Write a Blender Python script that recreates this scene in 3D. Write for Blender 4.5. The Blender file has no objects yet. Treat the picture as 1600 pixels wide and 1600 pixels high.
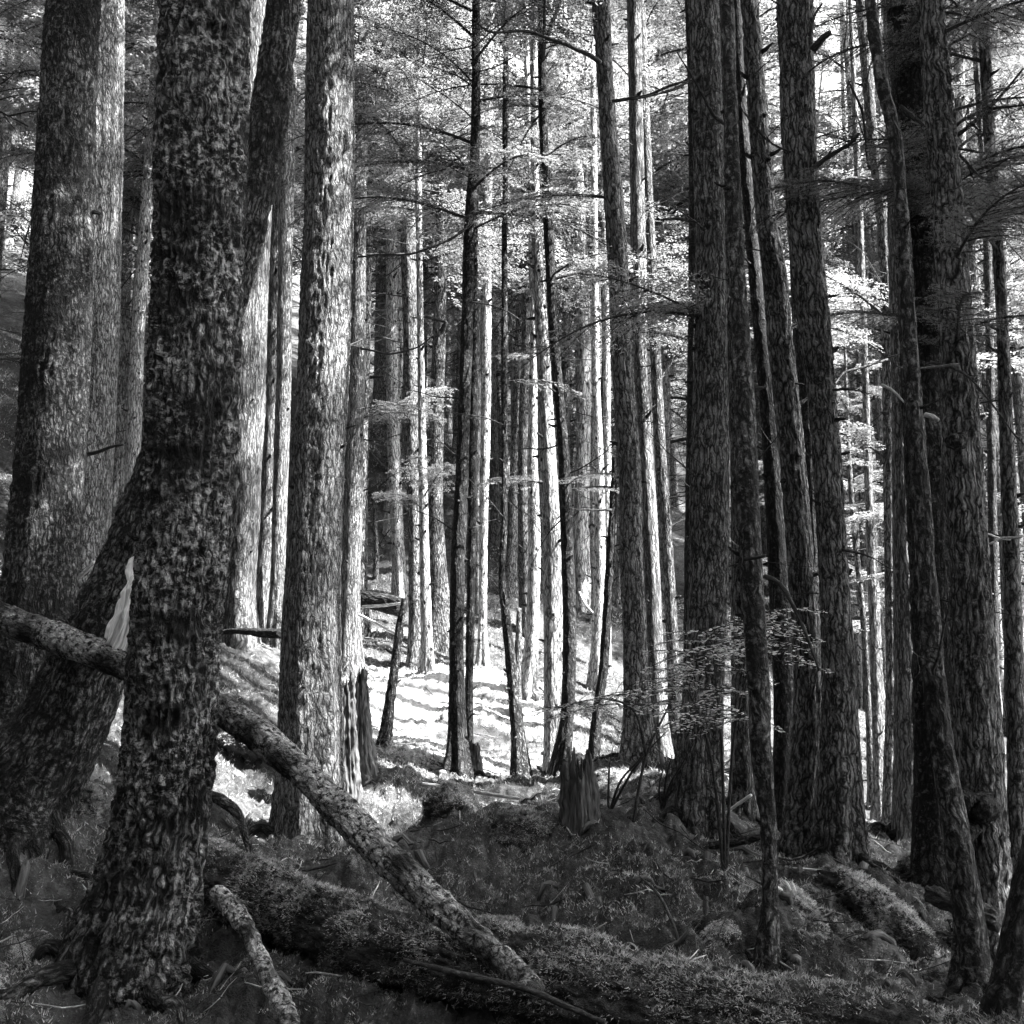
import bpy, math, random
import numpy as np
R = math.radians
rng = np.random.default_rng(7)
random.seed(7)
scene = bpy.context.scene
COL = scene.collection

# ------------------------------------------------------------------ camera
FPX = 1700.0
PITCH = R(10.0)
EYE = 1.6
cam_d = bpy.data.cameras.new('camera')
cam_d.sensor_width = 36.0
cam_d.lens = 36.0 * FPX / 1600.0
cam_d.clip_start = 0.05
cam_d.clip_end = 900.0
cam = bpy.data.objects.new('camera', cam_d)
cam.location = (0, 0, EYE)
cam.rotation_euler = (R(90) + PITCH, 0, 0)
COL.objects.link(cam)
scene.camera = cam

# ------------------------------------------------------------------ light
SUN_EL, SUN_AZ = 50.0, 98.0          # azimuth clockwise from +Y (view direction)
w = bpy.data.worlds.new('World')
scene.world = w
w.use_nodes = True
nt = w.node_tree
nt.nodes.clear()
o_ = nt.nodes.new('ShaderNodeOutputWorld')
bg = nt.nodes.new('ShaderNodeBackground')
sky = nt.nodes.new('ShaderNodeTexSky')
sky.sky_type = 'NISHITA'
sky.sun_disc = False
sky.sun_elevation = R(SUN_EL)
sky.sun_rotation = R(SUN_AZ)
sky.air_density = 1.0
sky.dust_density = 2.0
bw = nt.nodes.new('ShaderNodeRGBToBW')
nt.links.new(sky.outputs[0], bw.inputs[0])
nt.links.new(bw.outputs[0], bg.inputs[0])
bg.inputs[1].default_value = 0.15
nt.links.new(bg.outputs[0], o_.inputs[0])
sun_d = bpy.data.lights.new('sun', 'SUN')
sun_d.energy = 5.0
sun_d.angle = R(0.6)
sun = bpy.data.objects.new('sun', sun_d)
sv = np.array([math.sin(R(SUN_AZ)) * math.cos(R(SUN_EL)), math.cos(R(SUN_AZ)) * math.cos(R(SUN_EL)), math.sin(R(SUN_EL))])
from mathutils import Vector
sun.rotation_euler = Vector((-sv[0], -sv[1], -sv[2])).to_track_quat('-Z', 'Y').to_euler()
sun.location = (20, -10, 40)
COL.objects.link(sun)
scene.view_settings.view_transform = 'Standard'
scene.view_settings.look = 'None'
scene.view_settings.gamma = 1.0
scene.view_settings.exposure = 3.45
scene.render.engine = 'CYCLES'
scene.cycles.max_bounces = 6
scene.cycles.diffuse_bounces = 3
scene.cycles.transmission_bounces = 4
scene.cycles.sample_clamp_indirect = 4.0
scene.cycles.use_denoising = True

# ------------------------------------------------------------------ helpers
def at(px, py, d):
    """world point seen at pixel (px,py) of the 1600 px photo, d metres ahead; also the metres per pixel there"""
    u = (px - 800.0) / FPX
    v = (800.0 - py) / FPX
    t = d / (math.cos(PITCH) - v * math.sin(PITCH))
    return np.array([u * t, d, EYE + (math.sin(PITCH) + v * math.cos(PITCH)) * t]), t / FPX

def proj(p):
    x, y, z = p[0], p[1], p[2] - EYE
    f = y * math.cos(PITCH) + z * math.sin(PITCH)
    up = -y * math.sin(PITCH) + z * math.cos(PITCH)
    return 800 + FPX * x / f, 800 - FPX * up / f

def _h(ix, iy, iz, seed):
    n = (ix.astype(np.uint64) * np.uint64(374761393) + iy.astype(np.uint64) * np.uint64(668265263)
         + iz.astype(np.uint64) * np.uint64(2147483647) + np.uint64(seed * 974711 + 12345)) & np.uint64(0xffffffff)
    n = ((n ^ (n >> np.uint64(13))) * np.uint64(1274126177)) & np.uint64(0xffffffff)
    n = ((n ^ (n >> np.uint64(16))) * np.uint64(2246822519)) & np.uint64(0xffffffff)
    n = n ^ (n >> np.uint64(15))
    return (n & np.uint64(0xffffff)).astype(np.float64) / float(0xffffff)

def vnoise(P, seed=0):
    P = P + 5000.0
    I = np.floor(P).astype(np.int64)
    F = P - I
    F = F * F * (3 - 2 * F)
    x, y, z = I[..., 0], I[..., 1], I[..., 2]
    fx, fy, fz = F[..., 0], F[..., 1], F[..., 2]
    def c(a, b, d): return _h(x + a, y + b, z + d, seed)
    x00 = c(0,0,0) * (1 - fx) + c(1,0,0) * fx
    x10 = c(0,1,0) * (1 - fx) + c(1,1,0) * fx
    x01 = c(0,0,1) * (1 - fx) + c(1,0,1) * fx
    x11 = c(0,1,1) * (1 - fx) + c(1,1,1) * fx
    return (x00 * (1 - fy) + x10 * fy) * (1 - fz) + (x01 * (1 - fy) + x11 * fy) * fz

def fbm(P, o=4, seed=0):
    s = 0; a = 0.5; t = 0
    for k in range(o):
        s = s + a * vnoise(P * (2.03 ** k), seed + k); t += a; a *= 0.5
    return s / t

def make_mesh(name, V, F, mats, attr=None, mat_idx=None, smooth=True):
    """V (n,3); F list of (m,k) integer arrays (k = 3 or 4)"""
    me = bpy.data.meshes.new(name)
    if not isinstance(F, list): F = [F]
    F = [f for f in F if len(f)]
    me.vertices.add(len(V))
    me.vertices.foreach_set('co', np.asarray(V, dtype=np.float32).ravel())
    loops = np.concatenate([f.ravel() for f in F]).astype(np.int32)
    counts = np.concatenate([np.full(len(f), f.shape[1]) for f in F])
    starts = np.concatenate([[0], np.cumsum(counts)[:-1]]).astype(np.int32)
    me.loops.add(len(loops))
    me.loops.foreach_set('vertex_index', loops)
    me.polygons.add(len(counts))
    me.polygons.foreach_set('loop_start', starts)
    me.polygons.foreach_set('loop_total', counts.astype(np.int32))
    if mat_idx is not None:
        me.polygons.foreach_set('material_index', np.asarray(mat_idx, dtype=np.int32))
    me.polygons.foreach_set('use_smooth', np.full(len(counts), smooth))
    for m in mats: me.materials.append(m)
    if attr is not None:
        a = me.attributes.new('bark', 'FLOAT_VECTOR', 'POINT')
        a.data.foreach_set('vector', np.asarray(attr, dtype=np.float32).ravel())
    me.update(calc_edges=True)
    return me

class Geo:
    """collects vertices and faces of one mesh"""
    def __init__(s): s.V = []; s.Q = []; s.T = []; s.A = []; s.n = 0; s.mq = []; s.mt = []
    def add(s, V, Q=None, T=None, A=None, m=0):
        V = np.asarray(V, float)
        if Q is not None and len(Q): s.Q.append(np.asarray(Q) + s.n); s.mq.append(np.full(len(Q), m))
        if T is not None and len(T): s.T.append(np.asarray(T) + s.n); s.mt.append(np.full(len(T), m))
        s.V.append(V); s.A.append(A if A is not None else V); s.n += len(V)
    def mesh(s, name, mats, smooth=True, attr=True):
        F = []; M = []
        if s.Q: F.append(np.concatenate(s.Q)); M += s.mq
        if s.T: F.append(np.concatenate(s.T)); M += s.mt
        return make_mesh(name, np.concatenate(s.V), F, mats, np.concatenate(s.A) if attr else None, np.concatenate(M), smooth)

def link(name, me, parent=None, loc=None):
    o = bpy.data.objects.new(name, me)
    COL.objects.link(o)
    if parent is not None: o.parent = parent
    if loc is not None: o.location = loc
    return o

LABELS = set()
def tag(o, label, cat, group=None):
    if label in LABELS: print('DUPLICATE LABEL', label)
    LABELS.add(label)
    n = len(label.split())
    if not 4 <= n <= 16: print('LABEL LENGTH', n, label)
    o['label'] = label; o['category'] = cat
    if group: o['group'] = group
    return o

def thing(name, loc, label, cat, group=None):
    o = link(name, None, None, tuple(loc))
    o.empty_display_size = 0.2
    return tag(o, label, cat, group)

def resample(P, Rr, step):
    """smooth curve through points; returns points and radii"""
    P = np.asarray(P, float); Rr = np.asarray(Rr, float)
    d = np.r_[0, np.cumsum(np.linalg.norm(np.diff(P, axis=0), axis=1))]
    n = max(3, int(d[-1] / step))
    s = np.linspace(0, d[-1], n)
    # cubic hermite with finite difference tangents
    k = len(P)
    m = np.zeros_like(P)
    for i in range(k):
        a, b = max(0, i - 1), min(k - 1, i + 1)
        m[i] = (P[b] - P[a]) / max(1e-6, d[b] - d[a])
    idx = np.clip(np.searchsorted(d, s, side='right') - 1, 0, k - 2)
    h = (d[idx + 1] - d[idx])[:, None]
    t = ((s - d[idx])[:, None]) / h
    h00 = 2*t**3 - 3*t**2 + 1; h10 = t**3 - 2*t**2 + t; h01 = -2*t**3 + 3*t**2; h11 = t**3 - t**2
    Q = h00 * P[idx] + h10 * h * m[idx] + h01 * P[idx + 1] + h11 * h * m[idx + 1]
    return Q, np.interp(s, d, Rr), s

def tube(P, Rr, nth=12, s=None, disp=None, cap=True):
    """closed tube; returns V, Q, T, A.  disp(A, s, theta) -> radial factor added in metres"""
    P = np.asarray(P, float); n = len(P)
    Tn = np.gradient(P, axis=0); Tn /= np.linalg.norm(Tn, axis=1)[:, None] + 1e-9
    ref = np.array([0, 1.0, 0]) if abs(Tn[n // 2][1]) < 0.8 else np.array([1.0, 0, 0])
    X = np.cross(ref, Tn); X /= np.linalg.norm(X, axis=1)[:, None] + 1e-9
    Y = np.cross(Tn, X)
    th = np.linspace(0, 2 * math.pi, nth, endpoint=False)
    if s is None: s = np.r_[0, np.cumsum(np.linalg.norm(np.diff(P, axis=0), axis=1))]
    c, si = np.cos(th)[None, :], np.sin(th)[None, :]
    rr = np.asarray(Rr)[:, None] * np.ones((1, nth))
    A = np.stack([rr * c, rr * si, np.repeat(s[:, None], nth, 1)], -1)
    if disp is not None:
        rr = np.maximum(rr + disp(A, s[:, None] * np.ones_like(rr), th[None, :] * np.ones_like(rr)), 0.001)
    V = P[:, None, :] + rr[..., None] * (c[..., None] * X[:, None, :] + si[..., None] * Y[:, None, :])
    i = np.arange(n - 1)[:, None] * nth; j = np.arange(nth)[None, :]; j2 = (j + 1) % nth
    Q = np.stack([i + j, i + j2, i + nth + j2, i + nth + j], -1).reshape(-1, 4)
    V = V.reshape(-1, 3); A = A.reshape(-1, 3)
    T = []
    if cap:
        V = np.vstack([V, P[:1], P[-1:]]); A = np.vstack([A, A[:1] * 0.5, A[-1:] * 0.5])
        a, b = len(V) - 2, len(V) - 1
        j = np.arange(nth); j2 = (j + 1) % nth
        T = np.vstack([np.stack([np.full(nth, a), j2, j], -1), np.stack([np.full(nth, b), (n - 1) * nth + j, (n - 1) * nth + j2], -1)])
    return V, Q, T, A

# ------------------------------------------------------------------ materials
def nodes(name):
    m = bpy.data.materials.new(name); m.use_nodes = True
    t = m.node_tree; t.nodes.clear()
    out = t.nodes.new('ShaderNodeOutputMaterial')
    return m, t, out

def N(t, typ, **kw):
    n = t.nodes.new(typ)
    for k, v in kw.items(): setattr(n, k, v)
    return n

def ramp(t, src, stops):
    r = N(t, 'ShaderNodeValToRGB')
    e = r.color_ramp.elements
    while len(e) < len(stops): e.new(0.5)
    for q, (p, v) in zip(e, stops):
        q.position = p; q.color = (v, v, v, 1)
    t.links.new(src, r.inputs[0])
    return r.outputs[0]

def math_(t, op, a, b=None, clamp=False):
    n = N(t, 'ShaderNodeMath', operation=op, use_clamp=clamp)
    for i, v in enumerate((a, b)):
        if v is None: continue
        if isinstance(v, (int, float)): n.inputs[i].default_value = v
        else: t.links.new(v, n.inputs[i])
    return n.outputs[0]

def bark_mat(name, dark, light, scale=14, stretch=0.22, lichen=0.0, lich_alb=0.4, bump=0.02, crack=0.35, spots=0.0, patch=0.5, hard=1.0, lscale=24):
    m, t, out = nodes(name)
    at_ = N(t, 'ShaderNodeAttribute', attribute_name='bark')
    oi = N(t, 'ShaderNodeObjectInfo')
    off = N(t, 'ShaderNodeVectorMath', operation='ADD')
    t.links.new(at_.outputs['Vector'], off.inputs[0])
    cmb = N(t, 'ShaderNodeCombineXYZ')
    t.links.new(math_(t, 'MULTIPLY', oi.outputs['Random'], 37.0), cmb.inputs[2])
    t.links.new(cmb.outputs[0], off.inputs[1])
    base = off.outputs[0]
    # warp
    wn = N(t, 'ShaderNodeTexNoise'); wn.inputs['Scale'].default_value = 9; wn.inputs['Detail'].default_value = 3
    t.links.new(base, wn.inputs['Vector'])
    ws = N(t, 'ShaderNodeVectorMath', operation='MULTIPLY_ADD')
    t.links.new(wn.outputs['Color'], ws.inputs[0]); ws.inputs[1].default_value = (0.07, 0.07, 0.16)
    t.links.new(base, ws.inputs[2])
    mp = N(t, 'ShaderNodeMapping'); mp.inputs['Scale'].default_value = (1, 1, stretch)
    t.links.new(ws.outputs[0], mp.inputs['Vector'])
    vo = N(t, 'ShaderNodeTexVoronoi', feature='DISTANCE_TO_EDGE'); vo.inputs['Scale'].default_value = scale
    t.links.new(mp.outputs[0], vo.inputs['Vector'])
    vo2 = N(t, 'ShaderNodeTexVoronoi', feature='DISTANCE_TO_EDGE'); vo2.inputs['Scale'].default_value = scale * 2.3
    t.links.new(mp.outputs[0], vo2.inputs['Vector'])
    cn = N(t, 'ShaderNodeTexNoise'); cn.inputs['Scale'].default_value = scale * 1.7; cn.inputs['Detail'].default_value = 6; cn.inputs['Roughness'].default_value = 0.75
    t.links.new(mp.outputs[0], cn.inputs['Vector'])
    cj = math_(t, 'MULTIPLY', math_(t, 'SUBTRACT', cn.outputs['Fac'], 0.5), 0.5)
    plates = ramp(t, math_(t, 'ADD', vo.outputs['Distance'], cj), [(0.0, 0), (crack * 0.45, 0.45), (crack * 1.1, 1)])
    plates2 = ramp(t, math_(t, 'ADD', vo2.outputs['Distance'], math_(t, 'MULTIPLY', cj, 0.8)), [(0.0, 0), (crack, 1)])
    plates = math_(t, 'MULTIPLY', plates, math_(t, 'ADD', math_(t, 'MULTIPLY', plates2, 0.5), 0.5))
    fn = N(t, 'ShaderNodeTexNoise'); fn.inputs['Scale'].default_value = scale * 3.2; fn.inputs['Detail'].default_value = 5; fn.inputs['Roughness'].default_value = 0.7
    t.links.new(mp.outputs[0], fn.inputs['Vector'])
    fine = ramp(t, fn.outputs['Fac'], [(0.3, 0), (0.7, 1)])
    pn = N(t, 'ShaderNodeTexNoise'); pn.inputs['Scale'].default_value = 2.2; pn.inputs['Detail'].default_value = 5; pn.inputs['Roughness'].default_value = 0.65
    t.links.new(base, pn.inputs['Vector'])
    pat = ramp(t, pn.outputs['Fac'], [(0.35, 1 - patch), (0.62, 1)])
    mix = math_(t, 'MULTIPLY', math_(t, 'MULTIPLY', plates, math_(t, 'ADD', math_(t, 'MULTIPLY', fine, 0.7), 0.3)), pat)
    mix = ramp(t, mix, [(0.10 * hard, 0), (0.16 + 0.18 * hard, 0.35), (0.5 + 0.12 * hard, 1)])
    lo, hi = dark, light
    alb = math_(t, 'ADD', math_(t, 'MULTIPLY', mix, hi - lo), lo)
    if lichen > 0:
        ln = N(t, 'ShaderNodeTexNoise'); ln.inputs['Scale'].default_value = lscale; ln.inputs['Detail'].default_value = 6; ln.inputs['Roughness'].default_value = 0.75
        t.links.new(base, ln.inputs['Vector'])
        lm = ramp(t, ln.outputs['Fac'], [(0.60 - 0.14 * lichen, 0), (0.68 - 0.14 * lichen, 1)])
        ln2 = N(t, 'ShaderNodeTexNoise'); ln2.inputs['Scale'].default_value = 3; ln2.inputs['Detail'].default_value = 3
        t.links.new(base, ln2.inputs['Vector'])
        lm = math_(t, 'MULTIPLY', lm, ramp(t, ln2.outputs['Fac'], [(0.38, 0), (0.6, 1)]))
        lm = math_(t, 'MULTIPLY', lm, math_(t, 'ADD', math_(t, 'MULTIPLY', plates, 0.7), 0.3))
        inv = math_(t, 'SUBTRACT', 1.0, lm)
        alb = math_(t, 'ADD', math_(t, 'MULTIPLY', alb, inv), math_(t, 'MULTIPLY', lm, lich_alb))
    if spots > 0:
        mp2 = N(t, 'ShaderNodeMapping'); mp2.inputs['Scale'].default_value = (1, 1, 0.75)
        t.links.new(base, mp2.inputs['Vector'])
        v2 = N(t, 'ShaderNodeTexVoronoi', feature='F1'); v2.inputs['Scale'].default_value = 6.5
        t.links.new(mp2.outputs[0], v2.inputs['Vector'])
        sp = ramp(t, v2.outputs['Distance'], [(0.10, 1), (0.2, 0)])
        alb = math_(t, 'MULTIPLY', alb, math_(t, 'SUBTRACT', 1.0, math_(t, 'MULTIPLY', sp, spots)))
    alb = math_(t, 'MULTIPLY', alb, math_(t, 'ADD', math_(t, 'MULTIPLY', oi.outputs['Random'], 0.35), 0.82))
    bs = N(t, 'ShaderNodeBsdfPrincipled')
    t.links.new(alb, bs.inputs['Base Color'])
    bs.inputs['Roughness'].default_value = 0.85
    bs.inputs['Specular IOR Level'].default_value = 0.25
    hgt = math_(t, 'ADD', math_(t, 'MULTIPLY', plates, 1.0), math_(t, 'MULTIPLY', fn.outputs['Fac'], 0.8))
    bp = N(t, 'ShaderNodeBump'); bp.inputs['Strength'].default_value = 1.0; bp.inputs['Distance'].default_value = bump
    t.links.new(hgt, bp.inputs['Height']); t.links.new(bp.outputs[0], bs.inputs['Normal'])
    t.links.new(bs.outputs[0], out.inputs[0])
    return m

def leaf_mat(name, lo, hi, trans=0.35, scale=1.3):
    m, t, out = nodes(name)
    tc = N(t, 'ShaderNodeTexCoord'); oi = N(t, 'ShaderNodeObjectInfo')
    n = N(t, 'ShaderNodeTexNoise'); n.inputs['Scale'].default_value = scale; n.inputs['Detail'].default_value = 4
    t.links.new(tc.outputs['Object'], n.inputs['Vector'])
    n2 = N(t, 'ShaderNodeTexNoise'); n2.inputs['Scale'].default_value = 30; n2.inputs['Detail'].default_value = 2
    t.links.new(tc.outputs['Object'], n2.inputs['Vector'])
    v = math_(t, 'ADD', math_(t, 'MULTIPLY', n.outputs['Fac'], 0.5), math_(t, 'MULTIPLY', n2.outputs['Fac'], 0.5))
    c = ramp(t, v, [(0.38, lo), (0.62, hi)])
    c = math_(t, 'MULTIPLY', c, math_(t, 'ADD', math_(t, 'MULTIPLY', oi.outputs['Random'], 0.4), 0.8))
    d = N(t, 'ShaderNodeBsdfDiffuse'); tr = N(t, 'ShaderNodeBsdfTranslucent')
    t.links.new(c, d.inputs[0]); t.links.new(c, tr.inputs[0])
    mx = N(t, 'ShaderNodeMixShader'); mx.inputs[0].default_value = trans
    t.links.new(d.outputs[0], mx.inputs[1]); t.links.new(tr.outputs[0], mx.inputs[2])
    t.links.new(mx.outputs[0], out.inputs[0])
    return m

def wood_mat(name, lo, hi):
    m, t, out = nodes(name)
    at_ = N(t, 'ShaderNodeAttribute', attribute_name='bark')
    mp = N(t, 'ShaderNodeMapping'); mp.inputs['Scale'].default_value = (1, 1, 0.12)
    t.links.new(at_.outputs['Vector'], mp.inputs['Vector'])
    n = N(t, 'ShaderNodeTexNoise'); n.inputs['Scale'].default_value = 45; n.inputs['Detail'].default_value = 5; n.inputs['Distortion'].default_value = 0.6
    t.links.new(mp.outputs[0], n.inputs['Vector'])
    c = ramp(t, n.outputs['Fac'], [(0.35, lo), (0.6, hi)])
    bs = N(t, 'ShaderNodeBsdfPrincipled'); bs.inputs['Roughness'].default_value = 0.8
    t.links.new(c, bs.inputs['Base Color'])
    bp = N(t, 'ShaderNodeBump'); bp.inputs['Distance'].default_value = 0.012
    t.links.new(n.outputs['Fac'], bp.inputs['Height']); t.links.new(bp.outputs[0], bs.inputs['Normal'])
    t.links.new(bs.outputs[0], out.inputs[0])
    return m

def moss_mat(name, lo, hi, litter=0.3, sc=1.0, dry=0.0):
    m, t, out = nodes(name)
    tc = N(t, 'ShaderNodeTexCoord')
    def noise(s, d=5, r=0.6):
        n = N(t, 'ShaderNodeTexNoise'); n.inputs['Scale'].default_value = s * sc; n.inputs['Detail'].default_value = d; n.inputs['Roughness'].default_value = r
        t.links.new(tc.outputs['Object'], n.inputs['Vector']); return n.outputs['Fac']
    a, b, c = noise(1.1), noise(14), noise(70, 3, 0.7)
    v = math_(t, 'ADD', math_(t, 'MULTIPLY', a, 0.35), math_(t, 'ADD', math_(t, 'MULTIPLY', b, 0.35), math_(t, 'MULTIPLY', c, 0.3)))
    col = ramp(t, v, [(0.36, lo), (0.55, (lo + hi) * 0.45), (0.66, hi)])
    if litter > 0:
        v2 = N(t, 'ShaderNodeTexVoronoi', feature='F1'); v2.inputs['Scale'].default_value = 38
        t.links.new(tc.outputs['Object'], v2.inputs['Vector'])
        sp = math_(t, 'MULTIPLY', ramp(t, v2.outputs['Distance'], [(0.18, 1), (0.3, 0)]), ramp(t, b, [(0.5, 0), (0.6, 1)]))
        col = math_(t, 'ADD', col, math_(t, 'MULTIPLY', sp, litter))
    if dry > 0:      # pale litter tone put in to brighten the sunlit slope
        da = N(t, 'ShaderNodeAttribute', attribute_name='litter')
        sun_mask = ramp(t, math_(t, 'ADD', da.outputs['Fac'], math_(t, 'MULTIPLY', math_(t, 'SUBTRACT', b, 0.5), 0.9)), [(0.35, 0), (0.6, 1)])
        sun_tone = math_(t, 'ADD', math_(t, 'MULTIPLY', c, dry), 0.06)
        col = math_(t, 'ADD', math_(t, 'MULTIPLY', col, math_(t, 'SUBTRACT', 1.0, sun_mask)), math_(t, 'MULTIPLY', sun_tone, sun_mask))
    bs = N(t, 'ShaderNodeBsdfPrincipled'); bs.inputs['Roughness'].default_value = 0.95
    bs.inputs['Specular IOR Level'].default_value = 0.1
    t.links.new(col, bs.inputs['Base Color'])
    h = math_(t, 'ADD', math_(t, 'MULTIPLY', b, 0.6), math_(t, 'MULTIPLY', c, 0.4))
    bp = N(t, 'ShaderNodeBump'); bp.inputs['Distance'].default_value = 0.05
    t.links.new(h, bp.inputs['Height']); t.links.new(bp.outputs[0], bs.inputs['Normal'])
    t.links.new(bs.outputs[0], out.inputs[0])
    return m

M = dict(
    rough=bark_mat('rough_bark', 0.005, 0.55, 25, 0.22, lichen=0.7, lich_alb=0.8, bump=0.045, crack=0.34, patch=0.75),
    mossy=bark_mat('mossy_bark', 0.008, 0.32, 28, 0.26, lichen=0.6, lich_alb=0.34, bump=0.04, crack=0.3, patch=0.8),
    scaly=bark_mat('scaly_bark', 0.010, 0.30, 28, 0.17, lichen=0.5, lich_alb=0.38, bump=0.035, crack=0.24, patch=0.45, hard=0.2),
    fluted=bark_mat('fibrous_bark', 0.02, 0.33, 30, 0.07, lichen=0.2, lich_alb=0.3, bump=0.025, crack=0.3, patch=0.4, hard=0.2),
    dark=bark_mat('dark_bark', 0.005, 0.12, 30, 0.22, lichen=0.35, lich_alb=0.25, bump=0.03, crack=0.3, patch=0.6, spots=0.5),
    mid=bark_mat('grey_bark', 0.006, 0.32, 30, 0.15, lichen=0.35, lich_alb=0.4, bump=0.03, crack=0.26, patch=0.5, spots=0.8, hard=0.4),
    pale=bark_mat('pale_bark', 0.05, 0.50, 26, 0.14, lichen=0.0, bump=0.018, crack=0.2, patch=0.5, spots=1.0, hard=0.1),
    back=bark_mat('far_bark', 0.02, 0.28, 24, 0.14, lichen=0.2, lich_alb=0.4, bump=0.02, crack=0.22, patch=0.5, spots=0.7, hard=0.1),
    lichen=bark_mat('lichen_bark', 0.008, 0.13, 26, 0.5, lichen=1.15, lich_alb=0.95, bump=0.03, crack=0.3, patch=0.7, lscale=28),
    twig=bark_mat('twig_bark', 0.02, 0.10, 40, 0.3, bump=0.004, crack=0.3),
    paletwig=bark_mat('pale_dry_twig', 0.25, 0.6, 40, 0.1, bump=0.004, crack=0.2, patch=0.1),
    wood=wood_mat('bare_wood', 0.35, 0.9),
    rot=wood_mat('rotten_wood', 0.004, 0.09),
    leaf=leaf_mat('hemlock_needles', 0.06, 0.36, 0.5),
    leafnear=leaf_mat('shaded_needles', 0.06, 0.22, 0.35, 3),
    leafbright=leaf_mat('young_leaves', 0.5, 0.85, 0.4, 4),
    moss=moss_mat('moss', 0.006, 0.12, 0.10),
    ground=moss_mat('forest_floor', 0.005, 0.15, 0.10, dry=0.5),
    mossblade=leaf_mat('moss_fronds', 0.01, 0.58, 0.2, 3.5),
)

# ------------------------------------------------------------------ ground
GC = []   # control points
def gp(px, py, d): GC.append(at(px, py, d)[0])
for a in [(190,1500,7),(20,1215,10),(118,965,14),(385,985,15),(487,1330,11),(545,1065,17),(665,1035,16.5),(687,1005,19),
          (618,790,25),(597,630,32),(10,450,34),(714,1200,13.2),(813,1225,12.8),(754,1042,18.5),(828,1078,16),(864,1210,13.8),
          (912,905,24),(932,1085,18),(929,1195,13),(998,1195,12.2),(1040,1200,13),(1090,1255,9.8),(1200,1500,6.6),(1258,1328,9.7),
          (1314,1330,9.3),(1373,1285,15),(1355,1120,27),(1433,1305,11.5),(1525,1560,6),(1570,1600,4.8),(1548,1480,8),
          (906,1312,9.5),(700,1290,10.5),(600,1200,13),(590,1110,15),(700,1400,8.2),(1000,1400,8),(560,1480,7),
          (1190,1400,7.8),(1440,1380,9.5),(1560,1200,16),(1070,850,42),(1250,900,50),(1500,900,50),(800,820,38),(210,890,22),(350,1330,9.2),
          (100,1300,8.5),(0,1430,7)]: gp(*a)
for a in [(0,0,0),(-3,2,0.05),(3,2,-0.1),(0,4.4,-0.55),(-4,5,0.0),(4,4.6,-0.6),(-12,4,3.5),(-25,10,12),(-12,16,5.5),(12,6,-1.3),(25,10,-3),(16,18,-1.5),(0,-6,3.2),(-6,-6,5),(6,-7,2.2),(-15,-12,13),(14,-12,4),(0,-14,10),(0,-24,18),(20,-25,13),  # points behind the camera raise an added bank that blocks sky
          (-40,40,26),(-20,50,22),(-60,0,28),(60,0,-4),(40,40,4),(34,56,16),(0,62,20),(30,70,24),(-40,80,38),(0,90,34),(60,80,30),(0,-60,26),(-60,-60,32),(60,-60,20)]:
    GC.append(np.array(a, float))
GC = np.array(GC)
def tps(r2): return np.where(r2 > 1e-9, 0.5 * r2 * np.log(r2 + 1e-12), 0.0)
_n = len(GC)
_S = 10.0
_P = GC[:, :2] / _S
_K = tps(((_P[:, None] - _P[None]) ** 2).sum(-1)) + np.eye(_n) * 0.004
_A = np.zeros((_n + 3, _n + 3)); _A[:_n, :_n] = _K; _A[:_n, _n] = 1; _A[:_n, _n+1:] = _P; _A[_n, :_n] = 1; _A[_n+1:, :_n] = _P.T
_W = np.linalg.solve(_A, np.r_[GC[:, 2], 0, 0, 0])
def ground_smooth(x, y):
    x = np.asarray(x, float); y = np.asarray(y, float); sh = x.shape
    q = np.stack([x.ravel(), y.ravel()], -1) / _S
    out = np.empty(len(q))
    for i in range(0, len(q), 40000):
        c = q[i:i+40000]
        out[i:i+40000] = tps(((c[:, None] - _P[None]) ** 2).sum(-1)) @ _W[:_n] + _W[_n] + c @ _W[_n+1:]
    return np.clip(out, -8, 45).reshape(sh)
MOUNDS = []   # x, y, radius, height
for px, py, d, r, h in [(700,1270,10.6,0.55,0.22),(800,1330,9.6,0.6,0.25),(940,1370,8.8,0.6,0.2),(1085,1262,10.2,0.5,0.15),(1030,1400,8,0.5,0.2),
                        (1330,1390,8.4,0.55,0.25),(1180,1440,7.2,0.4,0.12),(100,1300,8.6,0.4,0.3),(120,1220,9.5,0.5,0.3),(230,1200,10.5,0.5,0.2),(560,1400,8.6,0.4,0.2),
                        (390,1060,13,0.5,0.35),(1300,1480,6.9,0.5,0.15),(600,1210,12.4,0.45,0.2),(980,1230,11,0.5,0.15)]:
    p, _ = at(px, py, d); MOUNDS.append((p[0], p[1], r, h))
def ground(x, y):
    x = np.asarray(x, float); y = np.asarray(y, float)
    z = ground_smooth(x, y)
    for mx, my, r, h in MOUNDS:
        z = z + h * np.exp(-((x - mx) ** 2 + (y - my) ** 2) / (r * r))
    P = np.stack([x, y, np.zeros_like(x)], -1)
    nr_ = np.clip((14 - y) / 3, 0, 1)
    z = z + (fbm(P * 0.9, 3, 3) - 0.5) * 0.38
    b = np.abs(vnoise(P * 2.6 + fbm(P * 1.5, 2, 5)[..., None] * 1.3, 9) * 2 - 1)
    z = z + (b - 0.5) * (0.03 + 0.14 * nr_)
    b2 = np.abs(vnoise(P * 7.5, 19) * 2 - 1)
    z = z + (b2 - 0.5) * (0.04 + 0.06 * nr_) + (np.abs(vnoise(P * 17, 41) * 2 - 1) - 0.5) * 0.04 + (vnoise(P * 34, 29) - 0.5) * 0.025
    return z
def gz(x, y): return float(ground(np.array([x]), np.array([y]))[0])

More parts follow.
